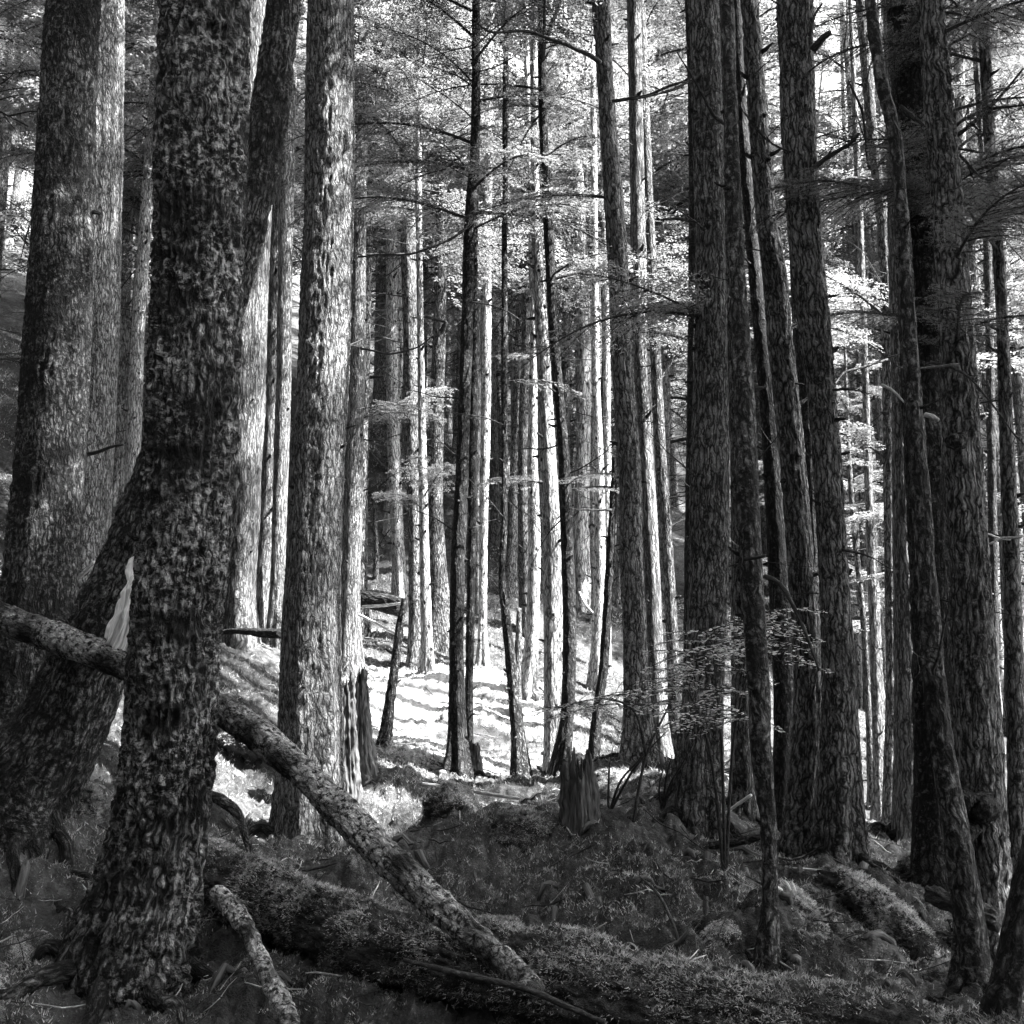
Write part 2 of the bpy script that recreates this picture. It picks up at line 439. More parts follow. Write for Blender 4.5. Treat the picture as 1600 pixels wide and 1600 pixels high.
ang = np.r_[np.linspace(-180, -34, 60, endpoint=False), np.linspace(-34, 34, 900, endpoint=False), np.linspace(34, 180, 60, endpoint=False)]
rad = np.r_[0.3, np.linspace(1, 4, 12, endpoint=False), 4 * (95 / 4.0) ** np.linspace(0, 1, 620)]
AA_, RR_ = np.meshgrid(np.radians(ang), rad)
gx, gy = RR_ * np.sin(AA_), RR_ * np.cos(AA_)
gzz = ground(gx, gy)
gV = np.stack([gx, gy, gzz], -1).reshape(-1, 3)
na, nr = len(ang), len(rad)
i = np.arange(nr - 1)[:, None] * na; j = np.arange(na)[None]; j2 = (j + 1) % na
gQ = np.stack([i + j, i + na + j, i + na + j2, i + j2], -1).reshape(-1, 4)
gV = np.vstack([gV, [[0, 0, gz(0, 0)]]])
gT = np.stack([np.full(na, len(gV) - 1), np.arange(na), (np.arange(na) + 1) % na], -1)
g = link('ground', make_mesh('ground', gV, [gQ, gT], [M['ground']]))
g['kind'] = 'structure'
_sun_patch = np.clip(1.25 - np.sqrt(((gV[:, 0] + 1.0) / 2.3) ** 2 + ((gV[:, 1] - 15.6) / 3.1) ** 2), 0, 1)  # ellipse over the sunlit slope where the brighter tone is painted in
_la = g.data.attributes.new('litter', 'FLOAT', 'POINT'); _la.data.foreach_set('value', _sun_patch.astype(np.float32))

# ------------------------------------------------------------------ tree parts
def perp_noise(n, amp): return (rng.random((n, 3)) - 0.5) * amp

def dead_branch_geo(g, L=1.6, r0=0.016, depth=0, origin=None, direction=None, up=0.25, r=None, sub=5, A0=0.0):
    r = r or random
    o = np.zeros(3) if origin is None else origin
    d = np.array([1.0, 0, 0]) if direction is None else direction
    n = 7
    pts = [o]
    c = d.copy()
    for k in range(n):
        c = c + np.array([r.uniform(-.16, .16), r.uniform(-.22, .22), r.uniform(-.18, .2) + up * 0.12])
        c /= np.linalg.norm(c)
        pts.append(pts[-1] + c * L / n)
    P, rr, s = resample(pts, [r0 * (1 - 0.85 * k / n) for k in range(n + 1)], L / 14)
    V, Q, T, A = tube(P, rr, 5 if depth == 0 else 3, s)
    g.add(V, Q, T, A + A0)
    if depth < 2:
        for k in range(sub):
            i = int(len(P) * r.uniform(0.2, 0.95))
            t = P[min(i + 1, len(P) - 1)] - P[i - 1]; t /= np.linalg.norm(t) + 1e-9
            side = np.array([r.uniform(-1, 1), r.uniform(-1, 1), r.uniform(-.6, .8)])
            dd = t * 0.6 + side * 0.6; dd /= np.linalg.norm(dd)
            dead_branch_geo(g, L * r.uniform(.22, .5), rr[i] * 0.65, depth + 1, P[i], dd, up, r, 3, A0 + k)

DEAD = []
for k in range(7):
    g_ = Geo(); dead_branch_geo(g_, 1.7, 0.017, r=random, up=random.uniform(-.5, .8)); DEAD.append(g_)

DEADM = [g_.mesh('dead_branch', [M['twig']]) for g_ in DEAD]

def bough_geo(L=2.0, sp=0.055, leaf=0.07, wid=0.018, seed=0, droop=0.35, dens=0.03, fullness=1.0, sub=0.08):
    """flat drooping hemlock spray growing along +x; returns stem Geo arrays and leaf arrays"""
    r = np.random.default_rng(seed)
    n = 18
    s = np.linspace(0, 1, n)
    P = np.stack([s * L, 0.06 * L * np.sin(s * 3 + r.random() * 6) * s, 0.10 * L * np.sin(s * 2.2) - droop * L * s ** 2.2 * 0.55], -1)
    stem = Geo()
    V, Q, T, A = tube(P, 0.011 * L * (1 - 0.9 * s) + 0.002, 4); stem.add(V, Q, T, A)
    LP, LD, LL = [], [], []
    ns = int(L / sp)
    for k in range(ns):
        for side in (-1, 1):
            t = 0.10 + 0.90 * (k + r.random() * 0.9) / ns
            if t > 1 or r.random() > 0.9 * fullness: continue
            p = np.array([np.interp(t, s, P[:, a]) for a in range(3)])
            l = L * (0.40 * (1 - t) ** 0.75 + 0.07) * r.uniform(0.45, 1.15) * min(1, 0.45 + t * 2.2)
            an = r.uniform(0.6, 1.25); bend = r.uniform(-0.5, 0.15)
            m = 7
            tt = np.linspace(0, 1, m)
            aa = an + bend * tt
            st = np.stack([np.cos(aa), side * np.sin(aa), r.uniform(-.15, .1) - droop * 1.1 * tt + r.uniform(-.06, .06, m)], -1) * (l / (m - 1))
            tw = p + np.vstack([[0, 0, 0], np.cumsum(st[:-1], 0)])
            V, Q, T, A = tube(tw, 0.004 * (1 - 0.8 * tt) + 0.001, 3, cap=False); stem.add(V, Q, None, A)
            nsub = max(2, int(l / sub))
            for q2 in range(nsub):
                u0 = (q2 + r.random()) / nsub
                b0 = np.array([np.interp(u0, tt, tw[:, a]) for a in range(3)])
                an1 = an + bend * u0
                for sd in (-1, 1):
                    if r.random() < 0.12: continue
                    l2 = (l * 0.30 * (1 - 0.75 * u0) + leaf * 0.9) * r.uniform(0.5, 1.2)
                    a2 = an1 + sd * side * r.uniform(0.55, 1.0)
                    d2 = np.array([math.cos(a2), side * math.sin(a2), -droop * r.uniform(0.1, 0.9)])
                    q = max(2, int(l2 / dens))
                    u = (np.arange(q) + 0.6) / q
                    pp = b0 + np.outer(u * l2, d2)
                    for s3 in (-1, 1):
                        a3 = a2 + s3 * r.uniform(0.45, 1.0, q)
                        LP.append(pp); LD.append(np.stack([np.cos(a3), side * np.sin(a3), r.uniform(-0.6, 0.15, q)], -1))
                        LL.append(leaf * (1.1 - 0.5 * u) * r.uniform(0.6, 1.25, q))
    LP = np.concatenate(LP); LD = np.concatenate(LD); LL = np.concatenate(LL)
    LD /= np.linalg.norm(LD, axis=1)[:, None]
    up = np.stack([r.uniform(-.5, .5, len(LP)), r.uniform(-.5, .5, len(LP)), np.ones(len(LP))], -1)
    W = np.cross(LD, up); W /= np.linalg.norm(W, axis=1)[:, None]
    ww = (wid * r.uniform(0.7, 1.3, len(LP)))[:, None]
    a = LP; b = LP + LD * (LL * 0.45)[:, None] + W * ww * 0.5; c = LP + LD * LL[:, None]; d = LP + LD * (LL * 0.45)[:, None] - W * ww * 0.5
    V = np.stack([a, b, c, d], 1).reshape(-1, 3)
    Q = np.arange(len(V)).reshape(-1, 4)
    return stem, V, Q

BOUGH = [bough_geo(2.0, 0.10, 0.062, 0.02, seed=k, droop=random.uniform(0.25, 0.6), dens=0.05, sub=0.085) for k in range(5)]
BOUGH_FINE = [bough_geo(1.5, 0.055, 0.022, 0.0065, seed=40 + k, droop=random.uniform(0.2, 0.5), dens=0.015, sub=0.045) for k in range(3)]

def xform(V, az, tilt, scale, org, roll=0.0):
    c, s = math.cos(roll), math.sin(roll)
    V = V @ np.array([[1, 0, 0], [0, c, s], [0, -s, c]])
    c, s = math.cos(tilt), math.sin(tilt)
    V = V @ np.array([[c, 0, s], [0, 1, 0], [-s, 0, c]])
    c, s = math.cos(az), math.sin(az)
    V = V @ np.array([[c, s, 0], [-s, c, 0], [0, 0, 1]])
    return V * scale + np.asarray(org)

def put_bough(g, b, az, tilt, scale, org, roll=0.0):
    stem, LV, LQ = b
    V = np.concatenate(stem.V); Q = np.concatenate(stem.Q)
    g.add(xform(V, az, tilt, scale, org, roll), Q, np.concatenate(stem.T) if stem.T else None, V, m=0)
    g.add(xform(LV, az, tilt, scale, org, roll), LQ, None, LV, m=1)

def put_dead(g, k, az, tilt, scale, org):
    d = DEAD[k]
    V = np.concatenate(d.V); A = np.concatenate(d.A)
    V = xform(V, az, tilt, scale, org)
    g.add(V, np.concatenate(d.Q), np.concatenate(d.T), A)

def crown_mesh(name, h=11.0, n=46, r0=2.6, seed=0, mats=None, lowsparse=0.3):
    r = random.Random(seed)
    g = Geo()
    for k in range(n):
        t = (k + r.random()) / n
        if t < lowsparse and r.random() < 0.45: continue
        L = (r0 * (1 - t) ** 0.8 + 0.35) * r.uniform(0.6, 1.15) / 2.0
        put_bough(g, BOUGH[r.randrange(5)], r.uniform(0, 6.283), r.uniform(-0.25, 0.25) + 0.35 * t, L, (0, 0, t * h), r.uniform(-.3, .3))
    return g.mesh(name, mats or [M['twig'], M['leaf']], smooth=False)

def deadwood_mesh(name, h0, h1, n, rr, seed):
    r = random.Random(seed); g = Geo()
    for k in range(n):
        put_dead(g, r.randrange(7), r.uniform(0, 6.283), r.uniform(-0.4, 0.35), r.uniform(0.25, 1.0), (0, 0, r.uniform(h0, h1)))
    return g.mesh(name, [M['twig']])

def trunk_geo(P, Rr, step, nth, mat_rough=0.012, flare=0.0, base_s=0.0, seed=0, stubs=0, stub_len=0.05):
    Pq, rq, s = resample(P, Rr, step)
    ph = random.uniform(0, 6.28); kf = random.choice([3, 4, 5])
    sb = s - base_s
    def disp(A, S, TH):
        sc = np.maximum(1e-4, rq[:, None])
        hb = S - base_s
        f = flare * sc * np.exp(-np.maximum(hb, 0) / (2.2 * rq[min(3, len(rq)-1)] + 0.12))
        f = f * (0.75 + 0.5 * np.cos(kf * TH + ph) + 0.25 * np.cos((kf + 3) * TH + 2 * ph))
        nn = A * np.array([1.0, 1.0, 0.28])
        big = (fbm(A * np.array([2.5, 2.5, 0.6]) + seed, 2, seed) - 0.5) * 0.28 * sc
        flute = (vnoise(A * np.array([9, 9, 0.5]) + seed, seed + 3) - 0.5) * 0.14 * sc
        ridg = (1 - np.abs(vnoise(nn * 24, seed + 7) * 2 - 1)) ** 1.5
        small = vnoise(A * np.array([55, 55, 30]), seed + 9) - 0.5
        return f + big + flute + (ridg - 0.5) * mat_rough + small * mat_rough * 0.7
    V, Q, T, A = tube(Pq, rq, nth, s, disp)
    g = Geo(); g.add(V, Q, T, A)
    rs = random.Random(seed + 5)
    for k in range(stubs):
        i = rs.randrange(int(len(Pq) * 0.08), len(Pq) - 1)
        a = rs.uniform(0, 6.283)
        d = np.array([math.cos(a), math.sin(a), rs.uniform(-.1, .5)])
        L = rq[i] + stub_len * rs.uniform(0.3, 2.2)
        rb = min(0.02, rq[i] * 0.25) * rs.uniform(0.6, 1.2)
        tp = np.array([Pq[i] + d * rq[i] * 0.6, Pq[i] + d * (rq[i] + 0.4 * (L - rq[i])), Pq[i] + d * L + np.array([0, 0, rs.uniform(-.02, .03)])])
        V, Q, T, A = tube(tp, [rb * 1.5, rb, rb * 0.5], 6); g.add(V, Q, T, A + k, m=1)
    return g, Pq, rq, s

CROWNS = [crown_mesh('crown', 13 + k % 3, 56, 3.0, seed=k, lowsparse=0.2) for k in range(6)]
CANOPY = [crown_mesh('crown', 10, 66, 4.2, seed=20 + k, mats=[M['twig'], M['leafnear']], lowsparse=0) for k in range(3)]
DEADW = [deadwood_mesh('deadwood', 1.5, 9.0, 26, 0.1, seed=k) for k in range(5)]

TREES = {}
CANOPY_D = 10.7
def tree(key, d, pts, mat, label, name='conifer_tree', cat='tree', group=None, top=19.0, crown=True, flare=0.55, step=0.05, nth=40,
         rough=0.008, stubs=30, d_list=None, stop=False, dead=0, rise=None):
    """pts: (px, py, width px) from the base upward"""
    P = []; Rr = []
    for k, (x, y, wpx) in enumerate(pts):
        dd = d_list[k] if d_list else d
        p, mpp = at(x, y, dd); P.append(p); Rr.append(wpx * mpp / 2)
    P = np.array(P); Rr = np.array(Rr)
    z0 = gz(P[0][0], P[0][1])
    # sink the foot into the real ground
    foot = P[0].copy(); foot[2] = min(z0, P[0][2]) - 0.35
    if P[0][2] < z0: Rr0 = Rr[0]
    dirv = P[1] - P[0]; dirv /= np.linalg.norm(dirv)
    keep = [i for i in range(len(P)) if i == 0 or P[i][2] > foot[2] + 0.3]
    Pn = [foot] + [P[i] for i in keep]; Rn = [Rr[0] * 1.05] + [Rr[i] for i in keep]
    if not stop:
        v = P[-1] - P[-2]; v /= v[2]
        v = v * 0.5 + np.array([0, 0, 0.5])
        last = P[-1]; rl = Rr[-1]
        n = 5
        H = max(last[2] + 2, top if not (crown and d < CANOPY_D) else 2.6 + 0.72 * (d + 3.6) + 9)
        for q in range(1, n + 1):
            z = last[2] + (H - last[2]) * q / n
            Pn.append(last + v * (z - last[2])); Rn.append(rl * (1 - 0.75 * q / n) + 0.01)
    Pn = np.array(Pn); Rn = np.array(Rn)
    root = np.array([foot[0], foot[1], z0])
    g, Pq, rq, s = trunk_geo(Pn - root, Rn, step, nth, rough, flare, 0.35, seed=len(TREES) * 11 + 1, stubs=stubs)
    t = thing(name, root, label, cat, group)
    tr = link('trunk', g.mesh('trunk', [mat, M['dark']]), t)
    TREES[key] = dict(obj=t, P=Pq + root, r=rq, root=root, d=d)
    if crown and not stop and d < CANOPY_D and key in ('A', 'G', 'Y'):  # out-of-view crowns, added on these trees only to shade the foreground
        hh = 2.6 + 0.72 * (d + 3.6) + 1.0
        i = np.argmin(np.abs(Pq[:, 2] + root[2] - hh))
        c = link('crown', random.choice(CANOPY), t, tuple(Pq[i]))
        c.rotation_euler = (0, 0, random.uniform(0, 6.28))
    if dead:
        r = random.Random(len(TREES))
        zt = at(800, -60, d)[0][2] - root[2]
        for k in range(dead):
            z = r.uniform(0.25 * zt, zt)
            i = np.argmin(np.abs(Pq[:, 2] - z))
            o = link('dead_branch', DEADM[r.randrange(7)], t, tuple(Pq[i])); q = r.uniform(0.2, 0.75)
            o.scale = (q, q, q); o.rotation_euler = (r.uniform(0, 6.28), r.uniform(-0.5, 0.3), r.uniform(0, 6.283))
    return t

def on_tree(key, py):
    """point on a tree's axis at photo row py"""
    T_ = TREES[key]
    rows = np.array([proj(p)[1] for p in T_['P']])
    i = int(np.argmin(np.abs(rows - py)))
    return T_['P'][i], T_['r'][i], T_['obj'], T_['root']

# ------------------------------------------------------------------ foreground and middle trunks
tree('D', 7.0, [(196,1510,178),(224,1400,146),(247,1300,130),(266,1150,126),(273,1000,128),(287,800,128),(301,560,130),(313,280,130),(322,0,120)], M['rough'],
     'massive rough-barked foreground trunk left of centre, lichened and flaring wide at its foot', step=0.016, nth=220, rough=0.04, flare=0.22, stubs=6)
tree('A', 10.0, [(8,1230,150),(30,1130,122),(55,1000,108),(72,800,100),(88,560,96),(102,280,86),(115,0,78)], M['mossy'],
     'thick dark mossy trunk at the left edge, in front of a paler trunk', step=0.03, nth=130, rough=0.025, flare=0.3, stubs=8)
tree('B', 14.0, [(112,965,84),(120,900,76),(132,750,74),(143,560,74),(150,280,74),(155,0,74)], M['scaly'],
     'grey scaly trunk right behind the thick dark mossy trunk at the left edge', step=0.04, nth=90, rough=0.015, stubs=14)
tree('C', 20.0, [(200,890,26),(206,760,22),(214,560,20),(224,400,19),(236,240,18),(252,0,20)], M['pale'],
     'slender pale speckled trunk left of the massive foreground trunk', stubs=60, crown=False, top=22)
tree('G', 8.4, [(30,1260,150),(95,1150,122),(160,1000,108),(213,870,92),(290,640,74),(350,470,64),(392,330,56),(408,250,56),(421,180,56),(432,100,54),(444,0,50)], M['mossy'],
     'leaning mossy trunk that passes behind the massive foreground trunk', d_list=[8.4,8.4,8.4,8.4,8.3,8.2,8.1,8.1,8.1,8.1,8.1], step=0.03, nth=120, rough=0.03, flare=0.25, stubs=5)
tree('E', 15.0, [(366,1000,58),(370,900,56),(378,750,60),(385,560,62),(392,280,60),(400,0,60)], M['fluted'],
     'light grey fluted trunk just right of the massive foreground trunk', step=0.05, nth=80, rough=0.014, stubs=16)
tree('E2', 16.5, [(403,1000,32),(410,900,30),(420,760,30),(428,560,32),(434,280,30),(440,0,28)], M['fluted'],
     'thin grey fluted trunk with a twin close on its right', 'conifer_tree', stubs=20)
tree('E3', 16.2, [(430,1000,24),(434,900,22),(438,760,22),(444,560,24),(448,280,24),(455,0,22)], M['fluted'],
     'slim straight trunk tucked against the left of the tall scaly trunk', stubs=20)
tree('F', 11.0, [(486,1335,100),(486,1200,92),(486,1000,88),(493,800,84),(506,560,80),(514,280,71),(516,0,68)], M['scaly'],
     'tall straight scaly trunk behind the upper half of the lichened leaning log', step=0.03, nth=130, rough=0.02, flare=0.3, stubs=24, dead=3)
tree('F2', 17.0, [(545,1065,34),(547,900,33),(551,750,32),(556,560,28),(561,280,26),(566,0,26)], M['fluted'],
     'dim fluted trunk against the right side of the tall scaly trunk', stubs=30, dead=14)
tree('H', 18.0, [(650,1015,20),(648,850,20),(645,700,21),(641,520,22),(637,300,24),(637,100,22)], M['mid'],
     'dark trunk pressed against a narrow bright trunk left of the sunlit slope', stubs=30, dead=12)
tree('H2', 16.5, [(668,1038,18),(664,900,17),(661,750,13),(657,520,11),(654,300,10)], M['pale'],
     'narrow bright white trunk standing at the top of the sunlit slope', stubs=50, crown=False, top=15)
tree('I', 19.0, [(690,1012,34),(685,900,28),(680,780,24),(686,520,20),(690,350,18),(694,100,15)], M['mid'],
     'leaning grey trunk just right of the bright white one', stubs=30, dead=12)
tree('I2', 25.0, [(619,795,28),(619,700,25),(618,520,24),(617,300,22)], M['back'],
     'stout shaded trunk rooted high on the left hillside', stubs=20, top=24, crown=False)
tree('I3', 31.0, [(596,640,22),(596,520,20),(597,350,18)], M['back'],
     'distant trunk rooted highest on the left hillside, beside the fluted trunk', stubs=16, top=28, crown=False)
tree('J', 13.0, [(714,1200,34),(714,1150,26),(713,1010,23),(716,870,21),(721,765,19),(728,560,18),(734,350,17),(742,240,13),(744,0,12)], M['dark'],
     'dark slim trunk with a flared foot, standing before the sunlit slope', stubs=40, rough=0.01, dead=16, nth=60)
tree('J2', 13.6, [(732,1210,15),(733,1080,12),(737,850,12),(739,700,11),(741,520,10),(744,300,8)], M['dark'],
     'very thin trunk clinging to the right of the dark slim one', stubs=25, crown=False, top=13)
tree('K', 18.5, [(754,1042,17),(754,980,14),(756,800,14),(759,660,15),(760,520,15),(762,350,13),(765,120,12)], M['pale'],
     'slender brilliant white trunk, nearly bare, at the centre of the picture', stubs=60, crown=False, top=20, dead=8)
tree('K2', 21.0, [(746,980,12),(746,700,12),(745,520,11),(746,300,10)], M['back'],
     'thin grey trunk showing between the dark slim trunk and the brilliant white one', stubs=25, crown=False, top=20)
tree('L', 13.0, [(813,1228,30),(809,1150,22),(800,1050,19),(790,960,15),(784,905,12),(788,800,10),(788,520,9),(790,200,8)], M['mossy'],
     'crooked thin trunk bowing right at its foot, in front of the sunlit slope', stubs=30, crown=False, top=12, dead=8, rough=0.012, nth=48)
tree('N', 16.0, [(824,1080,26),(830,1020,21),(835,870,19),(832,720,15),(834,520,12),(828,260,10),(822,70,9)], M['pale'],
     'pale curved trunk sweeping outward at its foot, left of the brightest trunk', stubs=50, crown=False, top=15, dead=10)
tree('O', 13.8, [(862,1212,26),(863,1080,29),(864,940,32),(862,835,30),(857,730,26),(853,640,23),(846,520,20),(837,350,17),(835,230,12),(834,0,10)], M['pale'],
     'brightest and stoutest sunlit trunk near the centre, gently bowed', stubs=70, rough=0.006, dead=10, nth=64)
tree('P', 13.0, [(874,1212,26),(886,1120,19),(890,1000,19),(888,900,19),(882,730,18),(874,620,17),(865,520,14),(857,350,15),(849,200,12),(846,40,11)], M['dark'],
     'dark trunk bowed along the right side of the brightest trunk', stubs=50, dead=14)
tree('Q', 24.0, [(912,910,18),(914,740,16),(915,560,14),(914,350,12)], M['back'],
     'grey trunk with rings of old branch stubs, in the gap beside the bowed dark trunk', stubs=60, crown=False, top=22)
tree('R', 18.0, [(930,1085,20),(934,980,16),(937,870,17),(936,730,16),(931,590,12),(929,350,10)], M['pale'],
     'light spotted trunk with a bright twin at its right, left of the large leaning trunk', stubs=60, crown=False, top=18)
tree('R2', 19.5, [(948,1075,14),(949,800,13),(948,600,12),(945,350,9)], M['pale'],
     'thin bright trunk half hidden by the light spotted one', stubs=30, crown=False, top=18)
tree('S', 13.0, [(928,1197,17),(934,1110,14),(943,1040,14),(950,940,14),(955,840,12),(961,715,10)], M['dark'],
     'dark broken snag leaning right, its jagged top below the foliage', name='snag', cat='snag', stop=True, stubs=14, rough=0.012)
tree('T', 12.2, [(998,1200,44),(995,1100,37),(992,975,37),(987,870,36),(984,730,34),(973,590,34),(967,430,31),(958,300,28),(950,200,25),(944,100,24),(938,0,27)], M['scaly'],
     'large grey trunk leaning left as it rises, right of the sunlit group', stubs=40, rough=0.014, nth=90, step=0.035, dead=14)
tree('U', 13.0, [(1030,1202,34),(1024,1060,28),(1018,900,25),(1008,700,22),(1000,560,22),(997,400,25),(995,280,22),(990,0,22)], M['fluted'],
     'narrow dark trunk close on the right of the large grey leaning trunk', stubs=40, dead=16)
tree('U2', 15.0, [(1056,1120,24),(1050,980,20),(1041,840,18),(1031,700,18),(1024,560,17),(1015,350,15),(1008,200,14)], M['mid'],
     'slim grey trunk, third of the leaning trio right of centre', stubs=40, dead=16)
tree('V', 9.6, [(1092,1262,74),(1098,1130,66),(1104,1000,63),(1108,800,58),(1111,560,50),(1108,280,45),(1101,0,46)], M['mid'],
     'broad dark trunk rising behind the leafy young shrub', flare=0.3, stubs=60, rough=0.014, nth=100, step=0.035, dead=4)
tree('V0', 12.0, [(1085,1200,30),(1083,900,26),(1084,560,20),(1086,280,18),(1079,0,17)], M['dark'],
     'black narrow trunk hugging the left edge of the broad dark trunk', stubs=30)
tree('W', 10.6, [(1160,1300,32),(1158,1100,30),(1157,940,28),(1154,700,26),(1147,500,24),(1137,250,22),(1128,0,20)], M['mid'],
     'straight grey trunk between the broad dark trunk and the thin foreground stem', stubs=40, dead=8)
tree('X', 6.6, [(1200,1500,34),(1203,1400,24),(1200,1285,24),(1190,1180,29),(1184,1050,31),(1177,940,31),(1170,800,30),(1163,620,28),(1155,480,24),(1146,300,21),(1136,0,18)], M['mossy'],
     'thin crooked foreground stem rooted alone on the mossy floor', stubs=30, rough=0.01, nth=60, step=0.025, flare=0.4, dead=2, top=15)
tree('Y0', 10.4, [(1224,1310,38),(1226,1100,35),(1218,900,34),(1208,730,30),(1199,620,25),(1186,500,20),(1172,340,18),(1158,170,17),(1150,0,18)], M['dark'],
     'almost black trunk leaning left, behind a broader leaning trunk', stubs=30, dead=6)
tree('Y', 9.7, [(1258,1332,60),(1262,1200,49),(1264,1080,47),(1256,940,42),(1246,800,40),(1233,660,38),(1220,540,36),(1210,430,36),(1197,340,32),(1184,170,30),(1171,0,27)], M['mid'],
     'broad curved trunk leaning left, first of the big pair right of centre', stubs=40, rough=0.016, nth=100, step=0.035, dead=5)
tree('Z', 9.3, [(1314,1335,66),(1314,1220,56),(1312,1080,48),(1305,940,44),(1297,800,42),(1288,660,42),(1274,520,45),(1260,380,46),(1251,250,48),(1246,120,50),(1242,0,54)], M['mid'],
     'broad curved trunk with knotty bark, second of the big pair right of centre', stubs=50, rough=0.018, nth=110, step=0.035, dead=7)
tree('Z0', 12.0, [(1283,1290,34),(1278,1100,32),(1272,900,30),(1264,700,30),(1254,520,30),(1246,300,28)], M['dark'],
     'dark trunk wedged between the big pair of curved trunks', stubs=20)
tree('AC', 15.0, [(1374,1288,20),(1372,1180,15),(1368,1040,14),(1362,900,13),(1357,760,12),(1352,600,11),(1346,400,10)], M['back'],
     'thin light-footed trunk standing in the sunlit gap at the right', stubs=40, crown=False, top=14)
tree('AB', 27.0, [(1355,1125,12),(1352,950,11),(1347,760,10),(1342,560,9)], M['back'],
     'spindly distant trunk in the gap right of the big curved pair', stubs=20, crown=False, top=18)
tree('AA', 14.0, [(1393,1230,22),(1394,1060,18),(1391,900,17),(1389,700,17),(1388,520,20),(1380,350,20),(1366,240,16),(1350,60,16)], M['mid'],
     'bent grey trunk bowing left as it rises into the bright gap', stubs=40, dead=16)
tree('BB', 11.5, [(1436,1310,74),(1431,1230,64),(1426,1130,56),(1420,1040,44),(1416,900,37),(1412,700,33),(1405,480,30),(1400,250,27),(1393,0,26)], M['fluted'],
     'tapering trunk with a wide rim-lit foot behind a mossy boulder', stubs=20, rough=0.014, nth=90, flare=0.25)
tree('DD', 6.1, [(1525,1562,54),(1521,1495,46),(1510,1400,40),(1492,1290,38),(1475,1180,34),(1460,1060,32),(1448,900,30),(1438,760,28),(1425,600,26),(1412,400,22),(1399,220,18),(1374,110,15),(1360,0,14)], M['mossy'],
     'leaning foreground stem with flaky lit bark, at the lower right', stubs=14, rough=0.012, nth=80, step=0.022, top=13, dead=1)
tree('CC', 9.2, [(1475,1330,78),(1470,1200,70),(1462,1000,66),(1455,800,66),(1448,640,70),(1441,480,70),(1434,280,64),(1417,0,58)], M['dark'],
     'massive black trunk behind the leaning stem, at the right', stubs=14, rough=0.02, nth=100, step=0.035, dead=8)
tree('EE', 8.0, [(1552,1480,58),(1548,1400,56),(1536,1290,64),(1528,1180,70),(1522,1040,64),(1514,860,58),(1504,680,52),(1490,440,44),(1472,230,40),(1452,0,38)], M['mid'],
     'thick trunk with dark burls and shaggy lit bark near the right edge', stubs=10, rough=0.022, nth=120, step=0.028)
tree('FF', 9.0, [(1592,1370,30),(1588,1150,28),(1583,960,24),(1578,800,22),(1572,660,20),(1567,520,18),(1560,400,17),(1546,210,17),(1535,0,16)], M['mid'],
     'slender knotty trunk nearest the right edge', stubs=40, dead=6)
tree('FG', 14.8, [(1556,1260,16),(1553,1000,14),(1549,700,12),(1543,400,12),(1530,150,11)], M['dark'],
     'thin dark trunk seen between the burled trunk and the right edge', stubs=30, dead=10, crown=False, top=14)
tree('GG', 4.8, [(1564,1612,52),(1574,1540,44),(1588,1460,40),(1606,1370,38),(1640,1200,36),(1680,900,32)], M['dark'],
     'dark stem leaning out of the picture at the bottom right corner', stubs=4, rough=0.01, nth=60, step=0.02, top=10, crown=False)
tree('B2', 24.0, [(186,760,20),(190,620,18),(196,420,17),(202,200,16)], M['back'],
     'dim trunk in the dark gap left of the slender pale speckled trunk', stubs=20, crown=False, top=20)
tree('C2', 23.0, [(212,600,14),(217,400,13),(222,250,12),(238,0,10)], M['pale'],
     'thin bright trunk half behind the slender pale speckled one', stubs=30, crown=False, top=22)

# gripping surface roots on the nearer trunks
rr_ = random.Random(77)
for key, cnt, L0, r0 in [('D',8,1.1,.075),('A',6,1.0,.09),('G',5,.9,.08),('F',8,.9,.07),('V',7,.8,.06),('Y',7,.7,.05),('Z',7,.8,.05),('EE',6,.8,.06),('CC',5,.8,.07),('BB',7,.8,.05),('T',5,.6,.04),
                         ('J',6,.5,.03),('O',5,.5,.03),('DD',4,.4,.035),('X',4,.3,.02),('W',4,.5,.03),('Y0',4,.5,.035),('P',4,.4,.03),('L',4,.4,.025),('U',4,.5,.03)]:
    T_ = TREES[key]; rt = T_['root']; rb_ = float(T_['r'][min(8, len(T_['r']) - 1)])
    for q in range(cnt):
        a = 2 * math.pi * (q + rr_.uniform(-.3, .3)) / cnt
        L = L0 * rr_.uniform(.5, 1.25); pts = []; n = 9
        cx, cy = rt[0] + math.cos(a) * rb_ * 0.55, rt[1] + math.sin(a) * rb_ * 0.55
        for k in range(n):
            u = k / (n - 1)
            z = gz(cx, cy) + (r0 * 2.6) * (1 - u) ** 3 - 0.6 * r0 * u + (0.02 if k % 3 == 0 else 0)
            pts.append((cx, cy, z)); a += rr_.uniform(-.35, .35)
            cx += math.cos(a) * L / n; cy += math.sin(a) * L / n
        Pq, rq, s_q = resample(pts, [r0 * (1 - 0.8 * (k / (n - 1)) ** 0.8) for k in range(n)], 0.025)
        V, Q, T, A = tube(Pq - rt, rq, 16, s_q, lambda A, S, TH: (vnoise(A * np.array([30, 30, 8]), 3) - 0.5) * 0.02 + (vnoise(A * 60, 4) - 0.5) * 0.006)
        g_ = Geo(); g_.add(V, Q, T, A)
        link('root', g_.mesh('root', [M['mossy'] if q % 2 else M['dark']]), T_['obj'])

